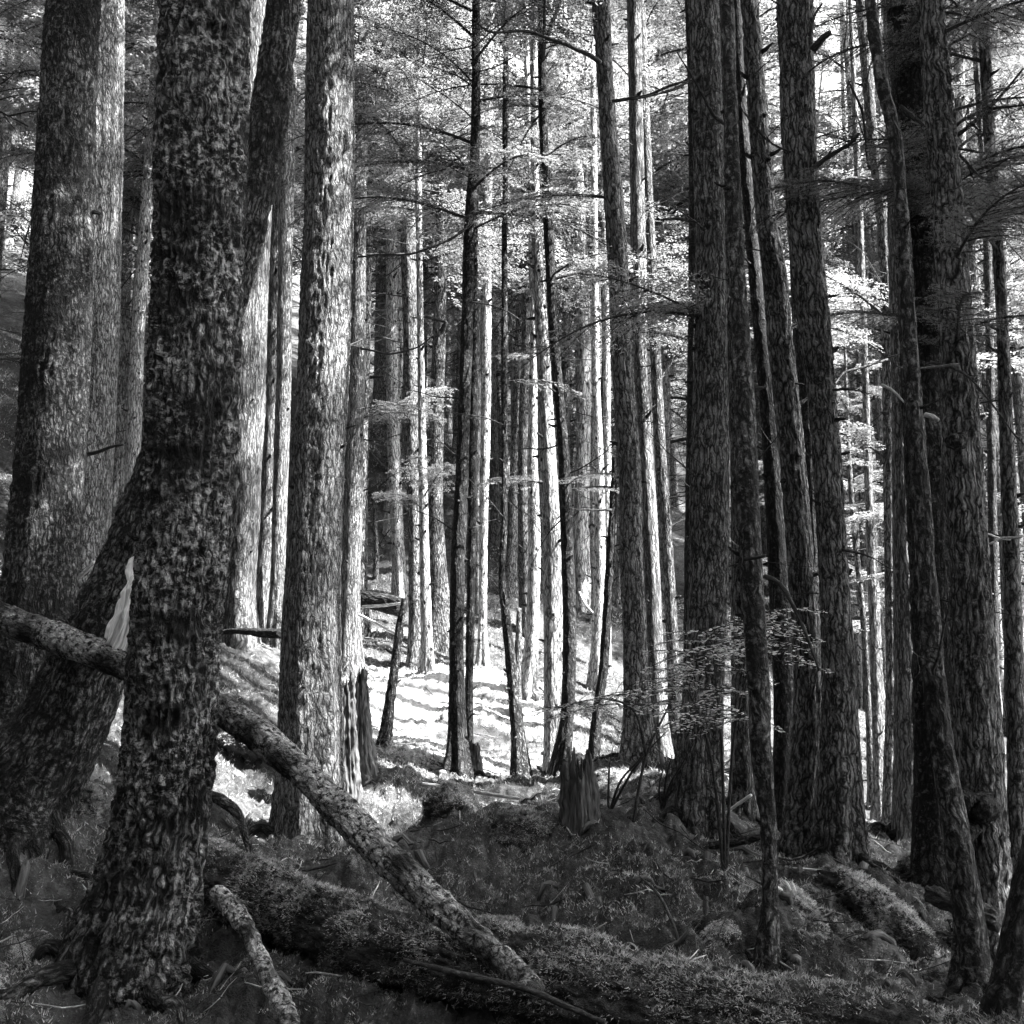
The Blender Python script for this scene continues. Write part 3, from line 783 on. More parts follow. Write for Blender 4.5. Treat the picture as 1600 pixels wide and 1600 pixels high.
# burls on the thick trunk near the right edge
for (px, py, rr_) in [(1505,1252,0.10),(1536,1262,0.12),(1496,690,0.07),(1512,1300,0.08)]:
    T_ = TREES['EE']; p, mpp = at(px, py, 7.86)
    g_ = Geo()
    u = np.linspace(0.05, math.pi - 0.05, 26)
    P = np.stack([np.zeros(26), np.zeros(26), -np.cos(u) * rr_ * 0.95], -1)
    V, Q, T, A = tube(P, np.sin(u) * rr_, 36, disp=lambda A, S, TH: (vnoise(A * 22, 3) - 0.5) * 0.07 + (vnoise(A * 60, 5) - 0.5) * 0.02)
    g_.add(V, Q, T, A)
    link('burl', g_.mesh('burl', [M['dark']]), T_['obj'], tuple(p - T_['root']))

# stripped pale wood on the leaning trunk
P = []; Rr = []
for (x, y, wd, d) in [(236,822,3,8.05),(232,850,16,7.97),(224,880,30,7.9),(214,930,48,7.86),(203,975,56,7.86),(192,1008,54,7.88),(180,1024,36,7.92),(172,1036,6,7.98)]:
    p, mpp = at(x, y, d); P.append(p); Rr.append(wd * mpp / 2)
Pq, rq, s = resample(P, Rr, 0.012)
V, Q, T, A = tube(Pq, rq, 40, s, lambda A, S, TH: (vnoise(A * np.array([30, 30, 7]), 4) - 0.5) * 0.09 + (vnoise(A * np.array([160, 160, 14]), 6) - 0.5) * 0.02)
g_ = Geo(); g_.add(V - TREES['G']['root'], Q, T, A)
o = link('stripped_wood', g_.mesh('stripped_wood', [M['wood']]), TREES['G']['obj'])
o['label'] = 'pale torn wood where the bark is stripped away'

# ------------------------------------------------------------------ boughs in view on the nearer trees
def bough(key, py, az, tilt, L, fine=False, mat='leaf', k=0, roll=0.0, zoff=0.0):
    P_, r_, ob, root = on_tree(key, py)
    g = Geo()
    src = (BOUGH_FINE if fine else BOUGH)[k % (3 if fine else 5)]
    put_bough(g, src, 0, tilt, L / (1.5 if fine else 2.0), (0, 0, 0), roll)
    o = link('bough', g.mesh('bough', [M['twig'], M[mat]], smooth=False), ob, tuple(P_ - root + np.array([0, 0, zoff])))
    o.rotation_euler = (0, 0, R(az))
# az: 0 = right in the picture, 180 = left, 270 = towards the camera
for a in [('J',330,20,-0.1,2.4),('J',345,200,0.05,2.2),('J',300,-60,0.0,1.8),('J',360,-20,0.1,1.6),('O',285,200,0,2.0),('O',320,-10,0,2.0),('O',260,-60,0,1.6),
          ('T',520,10,-0.1,1.5),('T',505,-40,0.05,1.5),('U',520,0,0,1.6),('V',500,190,-0.1,1.8),('V',505,215,0.1,1.6),('T',310,170,0,1.8),
          ('H',215,180,0,2.4),('H',180,20,0,2.4),('H',300,200,0,2.0),('H',650,-70,0.15,1.6),('H',660,-110,0.1,1.2),('I',440,-20,0,1.6),('F2',120,0,0,2.2),('F2',60,-40,0,2.4),
          ('P',440,0,0.1,1.7),('P',430,-40,0.1,1.5),('P',765,10,0,1.1),('P',760,-60,0.0,1.0),('O',760,200,0,0.9),('K',560,0,0.1,1.2),('L',600,0,0,1.0),('Q',640,20,0,1.6),
          ('AA',590,0,0.2,1.9),('AA',560,-50,0.3,1.7),('AA',640,20,0.2,1.5),('AA',470,180,0.2,1.8),('AA',500,210,0.25,2.0),('AA',520,160,0.3,1.7),('AA',720,200,0.3,1.8),('AA',560,190,0.4,1.6),
          ('C',330,200,0.1,1.8),('C',340,-20,0.0,1.2),('C',130,160,0,1.8),('C',240,-30,0,1.3),('B2',500,0,0.2,1.5),('U2',420,10,0,1.6),('U2',450,-30,0,1.5)]:
    bough(*a, k=random.randrange(5), roll=random.uniform(-.3, .3))
SPARSE = [crown_mesh('crown', 9, 34, 2.1, seed=60 + k, lowsparse=0.0) for k in range(4)]
for key, row in [('J',330),('P',200),('H',330),('I',380),('Q',470),('R2',450),('F2',260),('K2',480),('C',230),('C2',420),('B2',560),('I2',420),('I3',480),('H2',420),('AB',560)]:
    P_, r_, ob, root = on_tree(key, row)
    c = link('crown', random.choice(SPARSE), ob, tuple(P_ - root)); c.rotation_euler = (0, 0, random.uniform(0, 6.28))
# lower sprays catching light in front of the hillside
for key, py, az, tilt, L in [('H2',800,-120,0.25,1.1),('H2',780,-60,0.45,1.1),('F2',640,-15,0.0,1.5),('F2',655,10,0.1,1.3),('H2',770,-90,0.3,1.2)]:
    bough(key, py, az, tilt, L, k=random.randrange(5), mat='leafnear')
for key, py, az, tilt, L in [('CC',300,170,-0.1,1.5),('CC',320,200,0.0,1.6),('CC',340,240,0.05,1.6),('CC',290,-20,0.0,1.7),('CC',310,-50,0.05,1.6),('CC',350,-30,0.1,1.6),('CC',420,-60,0.15,1.5),
                             ('CC',360,-80,0.1,1.4),('EE',370,-40,0,1.5),('EE',340,-10,0,1.6),('EE',420,-90,0.1,1.5),('FF',330,200,0,1.5),('FF',100,190,0,1.6),('FF',60,220,0,1.5),('EE',60,-30,0,1.6),
                             ('CC',60,-20,0,1.7),('CC',110,-40,0.1,1.6),('FF',240,180,0.1,1.5),('CC',560,-70,0.1,1.3),('EE',540,-110,0.1,1.2),('FF',520,200,0.1,1.2),('FF',390,230,0.1,1.4),
                             ('CC',500,150,0.2,1.2),('FF',20,170,0.1,1.5),('EE',180,0,0.1,1.5)]:
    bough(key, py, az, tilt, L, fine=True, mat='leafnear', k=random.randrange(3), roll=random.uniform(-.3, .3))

# ------------------------------------------------------------------ named bare limbs crossing the view
def limb(key, pts, d0, d1, w0, w1, mat='twig', sub=6, label=None, seed=0):
    """bare limb through photo points; child of its tree"""
    P = []; Rr = []
    n = len(pts)
    for i, (x, y) in enumerate(pts):
        t = i / (n - 1)
        p, mpp = at(x, y, d0 + (d1 - d0) * t); P.append(p); Rr.append((w0 + (w1 - w0) * t) * mpp / 2)
    Pq, rq, s = resample(P, Rr, 0.05)
    Pq = Pq + (np.stack([vnoise(np.stack([s * 3, s * 0 + q, s * 0 + seed], -1), q) for q in range(3)], -1) - 0.5) * 0.05
    g = Geo()
    V, Q, T, A = tube(Pq, rq, 8, s, lambda A, S, TH: (vnoise(A * 40, 2) - 0.5) * 0.006); g.add(V, Q, T, A)
    r = random.Random(seed)
    for k in range(sub):
        i = int(len(Pq) * r.uniform(0.25, 0.97))
        t = Pq[min(i + 1, len(Pq) - 1)] - Pq[max(0, i - 1)]; t /= np.linalg.norm(t) + 1e-9
        dd = t * 0.7 + np.array([r.uniform(-.6, .6), r.uniform(-.5, .5), r.uniform(-.6, .6)]); dd /= np.linalg.norm(dd)
        dead_branch_geo(g, r.uniform(.25, .8) * s[-1] * 0.45, max(rq[i] * 0.6, 0.004), 1, Pq[i], dd, 0.1, r, 4, k)
    T_ = TREES[key]
    for q in range(len(g.V)): g.V[q] = g.V[q] - T_['root']
    o = link('limb', g.mesh('limb', [M[mat]]), T_['obj'])
    if label: o['label'] = label
limb('T', [(936,100),(915,82),(870,62),(820,50),(770,52),(745,35)], 12.1, 11.5, 8, 3, seed=1)
limb('T', [(955,155),(1010,152),(1060,130),(1085,118)], 12.1, 11.5, 6, 3, seed=2)
limb('V', [(1092,120),(1070,130),(1040,145),(985,155)], 9.5, 9.0, 6, 3, seed=3)
limb('V', [(1090,345),(1060,344),(1035,347)], 9.5, 9.3, 6, 4, seed=4)
limb('W', [(1134,192),(1118,180),(1102,150),(1080,115),(1057,82)], 9.3, 8.9, 7, 2, sub=3, seed=5)
limb('Z', [(1272,268),(1300,240),(1330,220),(1345,205)], 9.1, 8.9, 9, 5, seed=6)
limb('Z', [(1268,78),(1285,60),(1296,54)], 9.1, 9.0, 13, 9, sub=2, seed=7)
limb('Z', [(1262,60),(1275,25),(1290,5)], 9.1, 9.0, 5, 3, sub=2, seed=8)
limb('AA', [(1362,282),(1335,278),(1310,282),(1285,276)], 13.9, 13.0, 5, 2, seed=9)
limb('CC', [(1400,200),(1385,240),(1360,262),(1350,170),(1325,130)], 9.0, 8.2, 6, 3, seed=10)
limb('CC', [(1410,170),(1470,215),(1530,268),(1570,300)], 8.8, 7.6, 6, 3, seed=11)
limb('CC', [(1450,240),(1500,205),(1545,170),(1598,110)], 8.8, 7.8, 9, 3, sub=9, seed=12)
limb('CC', [(1455,235),(1520,185),(1560,165),(1600,165)], 8.8, 7.6, 6, 3, sub=9, seed=13)
limb('CC', [(1408,70),(1440,15),(1480,18),(1520,30)], 9.0, 8.0, 7, 3, sub=8, seed=14)
limb('EE', [(1455,570),(1500,580),(1545,620),(1600,690)], 7.9, 7.2, 5, 2, sub=8, seed=15)
limb('EE', [(1495,575),(1440,578),(1400,570)], 7.8, 7.4, 5, 3, sub=8, seed=16)
limb('Z', [(1300,608),(1330,608),(1360,615)], 9.1, 8.8, 4, 2, seed=17)
limb('X', [(1190,905),(1215,915),(1240,950),(1262,1000),(1278,1045)], 6.5, 6.3, 9, 4, sub=1, seed=18)
limb('X', [(1165,870),(1180,868),(1200,864)], 6.5, 6.4, 6, 4, sub=0, seed=19)
limb('H', [(638,395),(610,398),(590,399),(570,400)], 17.9, 17.5, 5, 3, sub=4, seed=20)
limb('J', [(740,345),(700,375),(650,395),(600,400),(560,398)], 12.9, 12.5, 5, 3, sub=5, seed=21)
limb('F2', [(560,545),(600,552),(640,546),(680,522)], 16.9, 16.0, 4, 2, sub=3, seed=22)
limb('I', [(690,520),(695,505),(680,500),(663,495)], 18.9, 18.7, 8, 5, sub=1, seed=23)
limb('AA', [(1385,560),(1352,575),(1315,585),(1300,600)], 13.9, 13.5, 5, 2, sub=3, seed=24)
limb('Z', [(1320,858),(1350,868),(1390,888)], 9.2, 8.8, 4, 2, sub=3, seed=25)
limb('S', [(955,800),(920,800),(890,797)], 12.9, 12.5, 4, 2, sub=2, seed=26)
limb('DD', [(1440,650),(1450,652),(1460,658)], 5.9, 5.8, 8, 7, mat='paletwig', sub=0, label='short pale broken stub', seed=27)
limb('CC', [(1380,600),(1395,608),(1413,627)], 8.9, 8.6, 5, 3, mat='paletwig', sub=0, label='pale dry twig end', seed=28)
limb('B', [(112,716),(140,706),(165,700),(195,694)], 13.6, 13.4, 8, 4, sub=0, seed=29)
limb('FF', [(1580,840),(1560,842),(1540,835)], 8.9, 8.6, 4, 3, mat='paletwig', sub=0, seed=30)
limb('FF', [(1592,835),(1560,848),(1540,852)], 8.9, 8.4, 5, 3, sub=0, seed=31)

# ------------------------------------------------------------------ fallen logs, snags and sticks
def log(name, pts, mat, label, cat, nth=90, step=0.02, rough=0.02, seed=0, flat=0.0, group=None, big=0.25):
    """pts: (px, py, d, width px)"""
    P = []; Rr = []
    for (x, y, d, wd) in pts:
        p, mpp = at(x, y, d); P.append(p); Rr.append(wd * mpp / 2)
    P = np.array(P); c = P[len(P) // 2].copy()
    Pq, rq, s = resample(P - c, Rr, step)
    def disp(A, S, TH):
        sc = rq[:, None]
        return ((fbm(A * np.array([5, 5, 2.2]) + seed, 3, seed) - 0.5) * big * sc * 2 + ((1 - np.abs(vnoise(A * np.array([30, 30, 9]), seed + 2) * 2 - 1)) - 0.5) * rough
                + (vnoise(A * np.array([70, 70, 45]), seed + 4) - 0.5) * rough * 0.8)
    V, Q, T, A = tube(Pq, rq, nth, s, disp)
    g = Geo(); g.add(V, Q, T, A)
    o = link(name, g.mesh(name, [mat]), None, tuple(c))
    tag(o, label, cat, group)
    return o, Pq + c, rq
log('fallen_log', [(-60,940,8.3,40),(0,965,8.1,40),(100,1000,7.95,42),(205,1045,7.7,40),(340,1105,7.25,42),(410,1155,6.95,44),(480,1215,6.65,46),(600,1335,6.1,50),(700,1430,5.75,46),(770,1490,5.5,42),(838,1545,5.2,30)],
    M['lichen'], 'thin fallen trunk spotted with pale lichen, slanting down across the foreground', 'log', nth=64, step=0.014, rough=0.018, seed=2)
MOSSLOGS = []
o, P, r_ = log('fallen_log', [(250,1335,8.6,66),(310,1352,8.2,76),(400,1392,7.7,84),(500,1440,7.1,94),(600,1478,6.7,104),(700,1500,6.4,110),(820,1522,6.1,124),(950,1560,5.8,136),(1080,1585,5.5,140),(1200,1612,5.3,148),(1400,1650,5.0,160),(1640,1690,4.6,170)],
    M['moss'], 'long moss-covered log lying across the bottom of the picture', 'log', nth=140, step=0.025, rough=0.05, seed=5, big=0.3)
MOSSLOGS.append((P, r_, o))
o, P, r_ = log('fallen_log', [(560,935,17.6,26),(600,942,17.4,28),(628,950,17.2,26)], M['dark'], 'short dark log end lying on the hillside left of the narrow bright trunk', 'log', seed=8)
o, P, r_ = log('fallen_log', [(1290,1375,8.3,36),(1340,1395,7.9,44),(1390,1430,7.4,44),(1440,1475,6.9,36)], M['moss'], 'mossy log end sloping down between the big curved pair and the leaning stem', 'log', seed=12, rough=0.05)
MOSSLOGS.append((P, r_, o))
o, P, r_ = log('root', [(1225,1395,7.6,26),(1245,1420,7.4,34),(1268,1460,7.1,38),(1290,1505,6.8,30)], M['moss'], 'mossy snapped root with torn pale splinters beside the thin crooked stem', 'root', seed=13, rough=0.04)
MOSSLOGS.append((P, r_, o))
for k, (a, b) in enumerate([((1222,1392),(1205,1383)),((1235,1392),(1225,1375)),((1242,1400),(1238,1378)),((1246,1405),(1252,1388))]):
    p0, m0 = at(*a, 7.45); p1, _ = at(*b, 7.45)
    g_ = Geo(); V, Q, T, A = tube(np.array([p0, (p0 + p1) / 2 + 0.004, p1]), [0.014, 0.011, 0.003], 6); g_.add(V - np.array(o.location), Q, T, A)
    link('splinter', g_.mesh('splinter', [M['wood']]), o)
log('dead_branch', [(340,1395,5.9,26),(362,1418,5.75,30),(385,1450,5.6,28),(405,1495,5.4,26),(430,1545,5.2,28),(455,1610,4.95,30)], M['lichen'],
    'lichen-spotted branch end standing up at the bottom left, right of the massive trunk', 'branch', nth=48, step=0.012, rough=0.016, seed=21)
log('dead_branch', [(318,1240,9.0,12),(345,1250,8.95,16),(368,1268,8.9,14),(380,1295,8.85,11),(392,1335,8.8,10)], M['mossy'],
    'bent bare root arching over a dark hollow beside the massive trunk', 'root', nth=24, step=0.02, rough=0.01, seed=23)
log('stick', [(632,1500,5.6,7),(720,1522,5.35,8),(820,1545,5.15,9),(880,1570,5.0,9),(945,1598,4.85,7)], M['twig'],
    'long thin stick lying before the mossy log at the bottom centre', 'stick', nth=12, rough=0.003, seed=25)
log('stick', [(340,988,12.2,5),(375,986,12.0,11),(410,989,11.8,13),(438,990,11.6,14)], M['dark'],
    'short horizontal broken branch left of the tall scaly trunk', 'branch', nth=20, rough=0.01, seed=26)
log('stick', [(1134,1270,9.0,3),(1155,1255,8.9,5),(1174,1242,8.8,4)], M['wood'],
    'bright split stick leaning between the trunks right of centre', 'stick', nth=10, rough=0.003, seed=27)
log('stick', [(1108,1322,8.6,9),(1140,1318,8.55,13),(1170,1312,8.5,13),(1190,1308,8.45,9)], M['dark'],
    'short dark log piece on the moss left of the thin crooked stem', 'log', nth=24, rough=0.012, seed=28)
log('stick', [(660,1225,11.2,5),(700,1230,11.1,6),(760,1240,11.0,6),(812,1248,10.9,4)], M['paletwig'],
    'long pale dead twig lying over the mossy mound before the dark slim trunk', 'stick', nth=8, rough=0.002, seed=29)
log('stick', [(1000,1370,7.4,3),(1030,1400,7.2,5),(1052,1445,7.0,6),(1062,1480,6.9,6)], M['twig'],
    'thin forked twig standing in the moss below the rotten stump', 'stick', nth=8, rough=0.002, seed=30)
log('stick', [(1103,1402,7.3,9),(1102,1440,7.2,5),(1101,1485,7.0,5)], M['twig'],
    'short upright twig with a mossy knob, left of the thin crooked stem', 'stick', nth=8, rough=0.006, seed=31)
log('stick', [(905,925,16,4),(915,945,15.9,5),(926,958,15.8,4)], M['paletwig'], 'small pale stick leaning beside the light spotted trunk', 'stick', nth=6, rough=0.001, seed=32)
log('stick', [(98,892,12.6,7),(104,905,12.6,7),(110,914,12.6,8),(128,898,12.5,7),(148,878,12.4,5)], M['paletwig'],
    'forked white dead stick before the grey scaly trunk at the left', 'stick', nth=8, rough=0.003, seed=33)
log('stick', [(110,912,12.6,8),(107,925,12.6,6),(105,936,12.6,4)], M['paletwig'],
    'short white stick hanging below the forked white one at the left', 'stick', nth=8, rough=0.003, seed=34)
log('fallen_log', [(1560,1440,7.4,30),(1500,1415,7.6,26),(1450,1395,7.8,20)], M['moss'], 'low mossy log running behind the leaning stem towards the burled trunk', 'log', seed=36, rough=0.04)
log('stick', [(560,960,15.8,4),(590,975,15.6,5),(618,990,15.4,5)], M['paletwig'], 'upper pale stick lying on the slope under the dark log end', 'stick', nth=6, rough=0.001, seed=37)
log('stick', [(566,948,16.4,5),(600,946,16.3,5),(630,942,16.2,4)], M['paletwig'], 'level pale stick touching the dark log end on the hillside', 'stick', nth=6, rough=0.001, seed=38)

# thin leaning snag left of the sunlit slope
tree('SN', 13.6, [(596,1190,24),(602,1150,18),(610,1090,15),(617,1040,14),(624,985,12),(632,935,9)], M['mossy'],
     'thin leaning snag at the left of the sunlit slope, broken at the top', name='snag', cat='snag', stop=True, stubs=6, rough=0.014, nth=40, step=0.03)
tree('SN2', 22.0, [(586,930,9),(588,860,8),(586,800,7),(592,740,5)], M['mid'],
     'very thin bare sapling on the hillside right of the dim fluted trunk', name='sapling', stop=True, stubs=8, rough=0.004, nth=16)
tree('SN3', 15.5, [(808,1060,12),(810,1000,10),(811,950,7)], M['mid'],
     'short thin snag at the right of the crooked thin trunk', name='snag', cat='snag', stop=True, stubs=3, rough=0.006, nth=20)

def stump(name, pts, d, label, cat, seed, mat='rot', jag=0.12, flare=0.5):
    P = []; Rr = []
    for (x, y, wd) in pts:
        p, mpp = at(x, y, d); P.append(p); Rr.append(wd * mpp / 2)
    P = np.array(P); z0 = gz(P[0][0], P[0][1])
    P[0][2] = min(P[0][2], z0) - 0.2
    root = np.array([P[0][0], P[0][1], z0])
    Pq, rq, s = resample(P - root, Rr, 0.02)
    nth = 110
    def disp(A, S, TH):
        cth = np.stack([np.cos(TH), np.sin(TH), S * 0.15], -1)
        ridge = (vnoise(cth * 7 + seed, seed) - 0.5) * 0.3 * rq[:, None] + (vnoise(cth * np.array([40, 40, 60]) + seed, seed + 8) - 0.5) * 0.14 * rq[:, None] + (vnoise(cth * np.array([3, 3, 30]) + seed, seed + 9) - 0.5) * 0.25 * rq[:, None]
        r2 = (vnoise(cth * np.array([18, 18, 25]) + seed, seed + 1) - 0.5) * 0.2 * rq[:, None]
        return ridge + r2 + (vnoise(A * np.array([45, 45, 18]), seed + 2) - 0.5) * 0.035 + flare * rq[:, None] * np.exp(-S / 0.25) * (0.7 + 0.5 * np.cos(5 * TH + seed))
    V, Q, T, A = tube(Pq, rq, nth, s, disp)
    n = len(Pq)
    # ragged rim: rings above a random height per angle are pulled down inside
    Vr = V[:n * nth].reshape(n, nth, 3)
    th = np.linspace(0, 2 * math.pi, nth, endpoint=False)
    rim = vnoise(np.stack([np.cos(th) * 3, np.sin(th) * 3, th * 0], -1) + seed, seed + 5) * 0.65 + vnoise(np.stack([np.cos(th) * 10, np.sin(th) * 10, th * 0], -1), seed + 6) * 0.35
    zt = Pq[-1][2]
    lim = zt - rim * jag * 2.2
    over = Vr[..., 2] > lim[None]
    ctr = Pq[:, None, :]
    Vr[..., 2] = np.where(over, lim[None] - (Vr[..., 2] - lim[None]) * 0.9, Vr[..., 2])
    Vr[..., :2] = np.where(over[..., None], ctr[..., :2] + (Vr[..., :2] - ctr[..., :2]) * 0.8, Vr[..., :2])
    V[:n * nth] = Vr.reshape(-1, 3)
    g = Geo(); g.add(V[:n * nth + 1], Q, T[:nth], A[:n * nth + 1])
    o = link(name, g.mesh(name, [M[mat]]), None, tuple(root))
    tag(o, label, cat)
    return o
stump('stump', [(908,1320,76),(907,1290,60),(905,1240,54),(903,1195,48),(900,1148,40)], 9.5, 'dark jagged rotten stump standing upright near the centre', 'stump', 3, jag=0.2, flare=0.4)
stump('stump', [(562,1215,60),(562,1150,36),(560,1090,30),(562,1025,22)], 12.5, 'tall shaggy rotten stump right of the tall scaly trunk', 'stump', 5, jag=0.25)
stump('stump', [(545,1230,40),(541,1150,34),(540,1080,30),(538,1040,22)], 12.0, 'crumbling stump half hidden behind the right edge of the tall scaly trunk', 'stump', 7, jag=0.2)
stump('stump', [(835,1242,22),(835,1225,14),(834,1208,8)], 12.0, 'small pointed stump between the crooked trunk and the jagged stump', 'stump', 9, jag=0.06)
stump('stump', [(740,1200,30),(741,1175,16),(742,1150,10)], 13.3, 'small dark stub at the foot of the very thin trunk', 'stump', 11, jag=0.08)

def rock(px, py, d, wpx, hpx, label, seed, name='boulder', cat='boulder', mat='moss'):
    p, mpp = at(px, py, d)
    a = wpx * mpp / 2; c = hpx * mpp / 2
    p = np.array([p[0], p[1], min(p[2], gz(p[0], p[1]) + 0.25 * c)])
    nu, nv = 90, 60
    u = np.linspace(0, 2 * math.pi, nu, endpoint=False); v = np.linspace(0.02, math.pi - 0.02, nv)
    U, Vv = np.meshgrid(u, v)
    D = np.stack([np.cos(U) * np.sin(Vv), np.sin(U) * np.sin(Vv), np.cos(Vv)], -1)
    f = 1 + (fbm(D * 1.6 + seed, 3, seed) - 0.5) * 0.9 + (vnoise(D * 11 + seed, seed) - 0.5) * 0.08 + (vnoise(D * 28 + seed, seed) - 0.5) * 0.05
    V = D * f[..., None] * np.array([a, a * 0.9, c])
    i = np.arange(nv - 1)[:, None] * nu; j = np.arange(nu)[None]; j2 = (j + 1) % nu
    Q = np.stack([i + j, i + nu + j, i + nu + j2, i + j2], -1).reshape(-1, 4)
    o = link(name, make_mesh(name, V.reshape(-1, 3), [Q], [M[mat]]), None, tuple(p))
    tag(o, label, cat)
    ROCKS.append((p, a, c, V.reshape(-1, 3) + p))
    return o
ROCKS = []
rock(1437,1342,9.6,76,70,'rounded mossy boulder at the wide foot of the rim-lit trunk',3)
rock(1080,1240,10.4,96,84,'mossy boulder leaning against the foot of the broad dark trunk',5)
rock(1022,1245,10.9,76,60,'pale-topped mossy boulder among bare saplings right of the jagged stump',8)
rock(135,1290,8.7,74,110,'tall hump of pale moss left of the massive foreground trunk',9,'moss_hummock','hummock')
rock(700,1258,10.5,80,60,'mossy hummock with a fringe of roots below the dark slim trunk',11,'moss_hummock','hummock')
rock(960,1215,11.6,60,30,'low soft moss hummock right of the jagged stump',12,'moss_hummock','hummock')
rock(820,1305,9.5,110,70,'broad dark hummock left of the jagged stump',14,'moss_hummock','hummock')
rock(560,1382,8.8,50,60,'mossy hummock at the roots of the tall scaly trunk',15,'moss_hummock','hummock')
rock(455,1352,9.6,60,50,'small mossy hummock left of the tall scaly trunk foot',16,'moss_hummock','hummock')
rock(1480,1500,6.6,90,60,'litter-covered hummock just left of the leaning foreground stem',17,'moss_hummock','hummock')
rock(780,1420,7.6,90,40,'low hummock where moss hangs over the long log',18,'moss_hummock','hummock')
rock(395,1045,12.6,80,70,'dark shaggy root mound left of the tall scaly trunk',19,'moss_hummock','hummock')

# ------------------------------------------------------------------ shrubs
def leaf_spray(g, P0, dirv, L, r, leaf=0.03, n=60, m=1, droop=0.2):
    dirv = np.asarray(dirv, float); dirv /= np.linalg.norm(dirv)
    tt = np.linspace(0, 1, 8)
    P = P0 + np.outer(tt * L, dirv) + np.stack([0 * tt, 0 * tt, -droop * L * tt ** 2], -1)
    V, Q, T, A = tube(P, 0.005 * (1 - 0.8 * tt) + 0.001, 4, cap=False); g.add(V, Q, None, A)
    side = np.cross(dirv, [0, 0, 1.0]); side /= np.linalg.norm(side)
    n_tw = max(3, int(L / 0.09))
    for k in range(n_tw):
        t0 = (k + 0.5) / n_tw
        for sd in (-1, 1):
            b = np.array([np.interp(t0, tt, P[:, a]) for a in range(3)])
            d = dirv * 0.6 + side * sd * 0.8 + np.array([0, 0, r.uniform(-.15, .1)])
            d /= np.linalg.norm(d); l = L * 0.45 * (1 - t0 * 0.7) * r.uniform(.6, 1.1)
            q = max(3, int(l / 0.026))
            V, Q, T, A = tube(np.array([b, b + d * l * 0.5 - [0, 0, 0.01], b + d * l - [0, 0, 0.03]]), [0.003, 0.002, 0.001], 3, cap=False); g.add(V, Q, None, A)
            u = (np.arange(q) + 0.7) / q
            pp = b + np.outer(u * l, d) - np.stack([0 * u, 0 * u, 0.03 * u ** 2], -1)
            rr = np.random.default_rng(r.randrange(1 << 30))
            for s2 in (-1, 1):
                sp = np.cross(d, [0, 0, 1.0]) * s2
                ld = d * 0.5 + sp * 0.8 + rr.uniform(-.3, .3, (q, 3)) * np.array([1, 1, 1.0])
                ld /= np.linalg.norm(ld, axis=1)[:, None]
                up = np.array([0, 0, 1.0]) + rr.uniform(-.6, .6, (q, 3))
                W = np.cross(ld, up); W /= np.linalg.norm(W, axis=1)[:, None]
                ll = (leaf * rr.uniform(.6, 1.2, q))[:, None]
                a = pp; bq = pp + ld * ll * .45 + W * ll * .27; c = pp + ld * ll; e = pp + ld * ll * .45 - W * ll * .27
                Vq = np.stack([a, bq, c, e], 1).reshape(-1, 3)
                g.add(Vq, np.arange(len(Vq)).reshape(-1, 4), None, Vq, m=m)

def shrub(px, py, d, sprays, label, stems, seed, leaf=0.03, name='shrub', mat='leafbright', stem_w=6):
    """stems: lists of photo points from the ground; sprays: (px,py,dx,dz,dy,L)"""
    p0, mpp = at(px, py, d)
    root = np.array([p0[0], p0[1], gz(p0[0], p0[1])])
    t = thing(name, root, label, 'shrub')
    r = random.Random(seed)
    for st in stems:
        P = [at(x, y, dd)[0] - root for (x, y, dd) in st]
        if st[0][1] == py: P[0] = np.array([P[0][0], P[0][1], gz(P[0][0]+root[0], P[0][1]+root[1]) - root[2] - 0.08])
        Rr = np.linspace(stem_w * mpp / 2, 0.003, len(P))
        Pq, rq, s = resample(P, Rr, 0.04)
        g = Geo(); V, Q, T, A = tube(Pq, rq, 7, s); g.add(V, Q, T, A)
        for k in range(5):
            i = int(len(Pq) * r.uniform(.4, .95))
            dd = np.array([r.uniform(-1, 1), r.uniform(-1, 1), r.uniform(.1, .9)]); dd /= np.linalg.norm(dd)
            dead_branch_geo(g, r.uniform(.15, .4), 0.004, 1, Pq[i], dd, 0.2, r, 3, k)
        link('stem', g.mesh('stem', [M['twig']]), t)
    if sprays:
        g = Geo()
        for (x, y, dd, dx, dy, dz, L) in sprays:
            leaf_spray(g, at(x, y, dd)[0] - root, (dx, dy, dz), L, r, leaf)
        link('foliage', g.mesh('foliage', [M['twig'], M[mat]], smooth=False), t)
    return t
r = random.Random(5)
sp = []
for (x, y) in [(1120,985),(1110,1010),(1150,975),(1185,965),(1200,985),(1090,1025),(1140,1010),(1180,1010),(1075,1050),(1120,1045),(1210,1020),(1100,1085),(1140,1080),(1160,1110),(1110,1120),(1080,1110),(1060,1085)]:
    for q in range(4):
        a = r.uniform(0, 6.283) if q else (0.1 if x > 1140 else 3.0)
        sp.append((x + r.uniform(-12, 12), y + r.uniform(-14, 14), 7.75 + r.uniform(-.3, .25), math.cos(a), math.sin(a) * 0.7, r.uniform(-.15, .25), r.uniform(.25, .45)))
shrub(1130, 1290, 8.3, sp, 'leafy young shrub with bright layered sprays before the broad dark trunk',
      [[(1130,1290,8.3),(1128,1180,8.2),(1120,1080,8.1),(1110,985,8.0)], [(1130,1290,8.3),(1145,1170,8.2),(1165,1060,8.0),(1190,965,8.0)], [(1130,1290,8.3),(1110,1180,8.2),(1075,1080,8.1),(1040,1060,8.0)], [(1165,1060,8.0),(1200,1020,8.0),(1240,1060,7.9)]], 3, leaf=0.036)
sp = []
